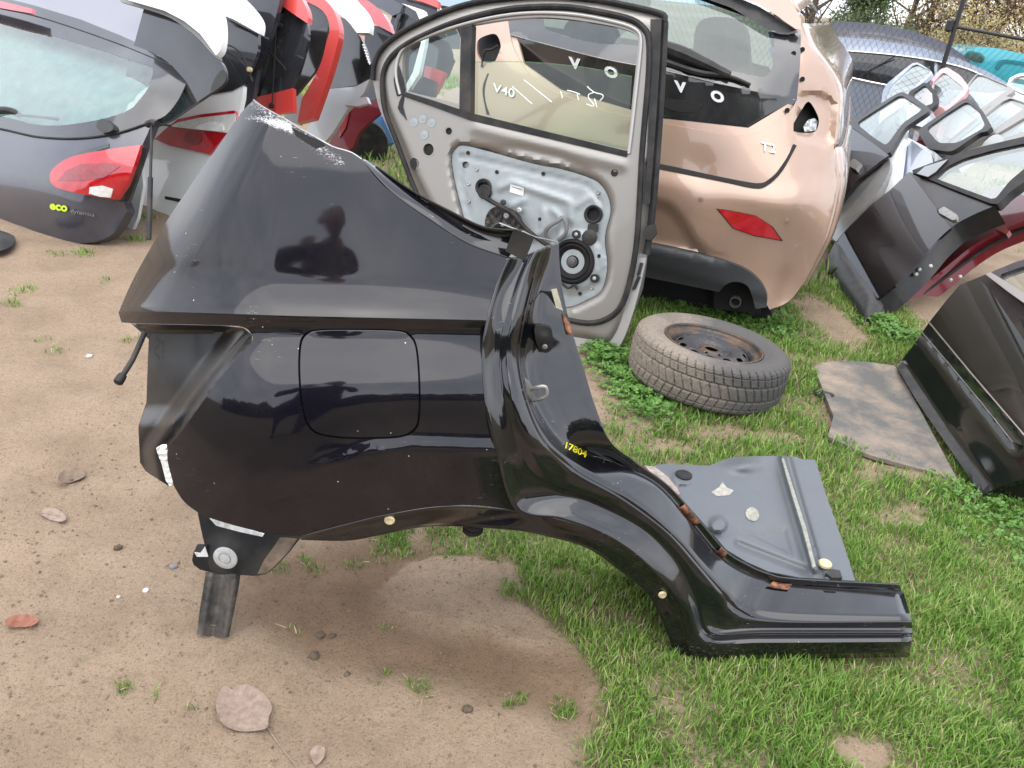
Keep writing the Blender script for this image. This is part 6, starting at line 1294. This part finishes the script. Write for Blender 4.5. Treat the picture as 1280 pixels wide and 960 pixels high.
def lump(name, label, cat, x, y, r, mt, seed, grp, sq=.6):
    bm = bmesh.new(); bmesh.ops.create_icosphere(bm, subdivisions=2, radius=r); rr = random.Random(seed)
    for v in bm.verts: v.co *= rr.uniform(.75, 1.2); v.co.z *= sq
    me = bpy.data.meshes.new(name); bm.to_mesh(me); bm.free(); me.materials.append(mt); me.shade_smooth(); o = link(bpy.data.objects.new(name, me))
    o.location = gzp(x, y) + np.array([0, 0, r * .25]); o.rotation_euler = (0, 0, seed); tag(o, label, cat, grp); return o
stm = plain('pale_stone', (.5, .48, .44), .7, var=.2, scale=60); stg = plain('grey_stone', (.16, .16, .17), .7, var=.2, scale=60); sto = plain('dark_clod', (.09, .065, .045), .95, var=.4, scale=80, bumpd=.003)
lump('stone', 'small white stone left of the support leg', 'stone', 182, 740, .009, stm, 1, 'stones on the sand')
lump('stone', 'tiny white stone below the small white stone', 'stone', 148, 747, .006, stm, 2, 'stones on the sand')
lump('stone', 'grey pebble beside the support bracket', 'stone', 217, 708, .010, stg, 3, 'stones on the sand')
lump('stone', 'white pebble on the sand near the row of tailgates', 'stone', 112, 447, .014, stm, 14, 'stones on the sand')
for i, (x, y, r, lb) in enumerate(((148, 687, .012, 'dark soil clod left of the support bracket'), (392, 818, .014, 'dark soil clod between support leg and large leaf'), (400, 790, .012, 'dark soil clod on the darkened soil'), (416, 792, .009, 'tiny dark clod beside the clod on darkened soil'), (584, 890, .012, 'brown clod on the sand below the panel'), (434, 842, .008, 'small dark clod right of the large leaf'), (90, 600, .010, 'clod in the footprints on the sand'))):
    lump('soil_clod', lb, 'clod', x, y, r, sto, 20 + i, 'soil clods')
# crumbs of soil too many to count
r = np.random.default_rng(5); n = 9000; X = r.uniform(-1.5, 1.3, n); Y = r.uniform(.85, 3.6, n); gq = grassmask(X, Y); k = gq < .35; X, Y = X[k], Y[k]; n = len(X)
s = .0012 + .0045 * r.random(n) ** 4; z = gz(X, Y) + s * .3
oc8 = np.array([(1, 0, 0), (-1, 0, 0), (0, 1, 0), (0, -1, 0), (0, 0, .7), (0, 0, -.7)]); fc8 = np.array([(0, 2, 4), (2, 1, 4), (1, 3, 4), (3, 0, 4), (2, 0, 5), (1, 2, 5), (3, 1, 5), (0, 3, 5)])
V = (np.stack([X, Y, z], 1)[:, None] + oc8[None] * s[:, None, None] * r.uniform(.6, 1.4, (n, 6, 1))).reshape(-1, 3); F = (np.arange(n)[:, None, None] * 6 + fc8[None]).reshape(-1, 3)
cr = mesh('soil_crumbs', V, F, plain('soil_crumb', (.16, .115, .08), .95, var=.45, scale=25), None, False); cr['kind'] = 'stuff'; cr['label'] = 'crumbs of soil scattered over the sand'; cr['category'] = 'soil'
# clover and low weeds
def weeds(label, spots, seed, s0, lm):
    r = np.random.default_rng(seed); C0 = []
    for (x, y, rad_, n) in spots:
        c = G(x, y); q = r.normal(0, rad_ * .5, (n, 2)); C0.append(np.column_stack([c[0] + q[:, 0], c[1] + q[:, 1], r.random(n) * .05 * np.exp(-(q ** 2).sum(1) / rad_ ** 2) + .012]))
    C0 = np.vstack(C0); n = len(C0); V = []; ang = r.random(n) * 6.28; out = []; tilt = r.normal(0, .35, (n, 2))
    for j in range(3):
        a = ang + j * 2.094; d = np.stack([np.cos(a), np.sin(a)], 1); pz = np.stack([-d[:, 1], d[:, 0]], 1); s = s0 * (.6 + .8 * r.random(n))
        for (f, g_) in ((0, 0), (.6, .5), (1.05, .42), (.95, 0), (1.05, -.42), (.6, -.5)):
            xy = d * (f * s)[:, None] + pz * (g_ * s)[:, None]; zz = (xy * tilt).sum(1) + .1 * s * f; out.append(np.column_stack([C0[:, 0] + xy[:, 0], C0[:, 1] + xy[:, 1], C0[:, 2] + zz]))
    V = np.stack(out, 1).reshape(n * 3, 6, 3).reshape(-1, 3); F = np.arange(n * 18).reshape(-1, 6)
    o = mesh('weeds', V, F, LM[lm], None, False); at = o.data.attributes.new('hue', 'FLOAT', 'POINT'); at.data.foreach_set('value', np.repeat(r.random(n * 3), 6).astype(np.float32))
    o['kind'] = 'stuff'; o['label'] = label; o['category'] = 'weeds'; return o
LM['clover'] = leafmat('clover_leaf', (.07, .17, .03), (.16, .31, .06))
weeds('clover growing between the taupe door and the lying wheel', [(765, 452, .16, 420), (785, 480, .12, 300), (800, 500, .12, 200), (750, 440, .08, 120), (815, 520, .12, 120)], 1, .012, 'clover')
weeds('clover and weeds under the bumper of the rose gold car', [(870, 388, .25, 160), (920, 395, .22, 220), (955, 400, .18, 180), (960, 415, .12, 70)], 2, .013, 'clover')
weeds('leafy weeds at the foot of the red and black doors', [(1098, 405, .11, 200), (1112, 420, .11, 130), (1140, 428, .1, 50)], 3, .015, 'clover')
weeds('mixed low weeds beside the green black door', [(1250, 648, .2, 160), (1205, 628, .14, 70), (1275, 680, .2, 110)], 4, .011, 'clover')
# foliage added out of view behind the viewer to darken reflections in the paint
r = np.random.default_rng(8); n = 9000; X = r.uniform(-16, 16, n); hh_ = 1.2 + 1.0 * vnoise(X, X * 0 + 3., 2.2, 4) + .5 * vnoise(X, X * 0 + 9., .7, 6)
C_ = np.column_stack([X, -9 + r.normal(0, .4, n), r.random(n) * hh_]); d1_ = r.normal(size=(n, 3)); d1_ /= np.linalg.norm(d1_, axis=1)[:, None]; d2_ = np.cross(d1_, r.normal(size=(n, 3))); d2_ /= np.linalg.norm(d2_, axis=1)[:, None]
LV = np.stack([C_ - d1_ * .22, C_ + d2_ * .16, C_ + d1_ * .22, C_ - d2_ * .16], 1).reshape(-1, 3)
hg = mesh('unseen_hedge', LV, np.arange(n * 4).reshape(n, 4), LM['green'], None, False); at = hg.data.attributes.new('hue', 'FLOAT', 'POINT'); at.data.foreach_set('value', np.repeat(r.random(n) * .4, 4).astype(np.float32))
hg['kind'] = 'stuff'; hg['label'] = 'unseen dark foliage added behind the viewer for reflections in the black paint'; hg['category'] = 'unseen_hedge'

# the one taking the picture, seen only mirrored in the black paint
pj = [(0, 0, .95), (0, 0, 1.12), (0, .01, 1.30), (0, .0, 1.46), (0, .01, 1.53), (0, .03, 1.60),
      (-.19, 0, 1.42), (-.27, .10, 1.18), (-.10, .30, 1.40), (.19, 0, 1.42), (.27, .10, 1.18), (.10, .30, 1.40),
      (-.10, 0, .90), (-.11, .02, .50), (-.12, -.02, .09), (-.13, .13, .04), (.10, 0, .90), (.11, .02, .50), (.12, -.02, .09), (.13, .13, .04)]
pe = [(0, 1), (1, 2), (2, 3), (3, 4), (4, 5), (3, 6), (6, 7), (7, 8), (3, 9), (9, 10), (10, 11), (0, 12), (12, 13), (13, 14), (14, 15), (0, 16), (16, 17), (17, 18), (18, 19)]
pr = [.15, .14, .155, .12, .06, .055, .075, .058, .042, .075, .058, .042, .095, .07, .05, .045, .095, .07, .05, .045]
pers = thing('person', 'photographer in dark jacket and trousers, mirrored in the black panel', 'person')
me = bpy.data.meshes.new('body'); me.from_pydata(pj, pe, []); pb = link(bpy.data.objects.new('body', me), pers)
sk_ = pb.modifiers.new('skin', 'SKIN')
for i, v in enumerate(me.skin_vertices[0].data): v.radius = (pr[i], pr[i] * (.75 if i < 4 else 1)); v.use_root = (i == 0)
ss_ = pb.modifiers.new('smooth', 'SUBSURF'); ss_.levels = 2; ss_.render_levels = 2
me.materials.append(plain('dark_cloth', (.012, .012, .016), .85, var=.2, scale=30))
skn = plain('skin_tone', (.42, .25, .18), .5, var=.06)
def ell(name, c, r_, mt, par, fn=None):
    bm = bmesh.new(); bmesh.ops.create_uvsphere(bm, u_segments=24, v_segments=16, radius=1)
    for v in bm.verts:
        if fn: v.co = Vector(fn(*v.co))
        v.co = Vector((v.co.x * r_[0] + c[0], v.co.y * r_[1] + c[1], v.co.z * r_[2] + c[2]))
    m_ = bpy.data.meshes.new(name); bm.to_mesh(m_); bm.free(); m_.materials.append(mt); m_.shade_smooth(); return link(bpy.data.objects.new(name, m_), par)
hd_ = ell('head', (0, .05, 1.69), (.078, .095, .118), skn, pers, lambda x, y, z: (x * (1 - .22 * max(0, -z)), y + (.16 * math.exp(-((x / .2) ** 2 + ((z + .05) / .22) ** 2)) if y > 0 else 0), z))
ell('hair', (0, .035, 1.715), (.083, .095, .105), plain('dark_hair', (.02, .014, .01), .6), hd_, lambda x, y, z: (x, min(y, .55), max(z, -.35)))
for s_ in (-1, 1):
    ell('ear', (s_ * .08, .045, 1.685), (.012, .02, .032), skn, hd_); ell('eye', (s_ * .03, .138, 1.70), (.012, .008, .008), plain('eye_white', (.6, .6, .6), .2) if 'eye_white' not in bpy.data.materials else bpy.data.materials['eye_white'], hd_)
    hx = s_ * .085; ell('palm', (hx, .335, 1.435), (.022, .032, .045), skn, pers)
    for k, (l_, dz) in enumerate(((.050, .03), (.056, .012), (.052, -.006), (.042, -.024))):
        tube('finger', [(hx, .345, 1.435 + dz), (hx - s_ * .012, .375, 1.44 + dz), (hx - s_ * (.012 + l_ * .5), .388, 1.442 + dz)], [.0095, .0085, .007], skn, pers, 8, 3)
    tube('thumb', [(hx - s_ * .005, .325, 1.41), (hx - s_ * .03, .345, 1.40), (hx - s_ * .05, .352, 1.415)], [.011, .010, .008], skn, pers, 8, 3)
ell('mouth', (0, .138, 1.635), (.022, .006, .006), plain('lips', (.3, .12, .1), .4), hd_)
pers.location = (-.58, -.40, 0)
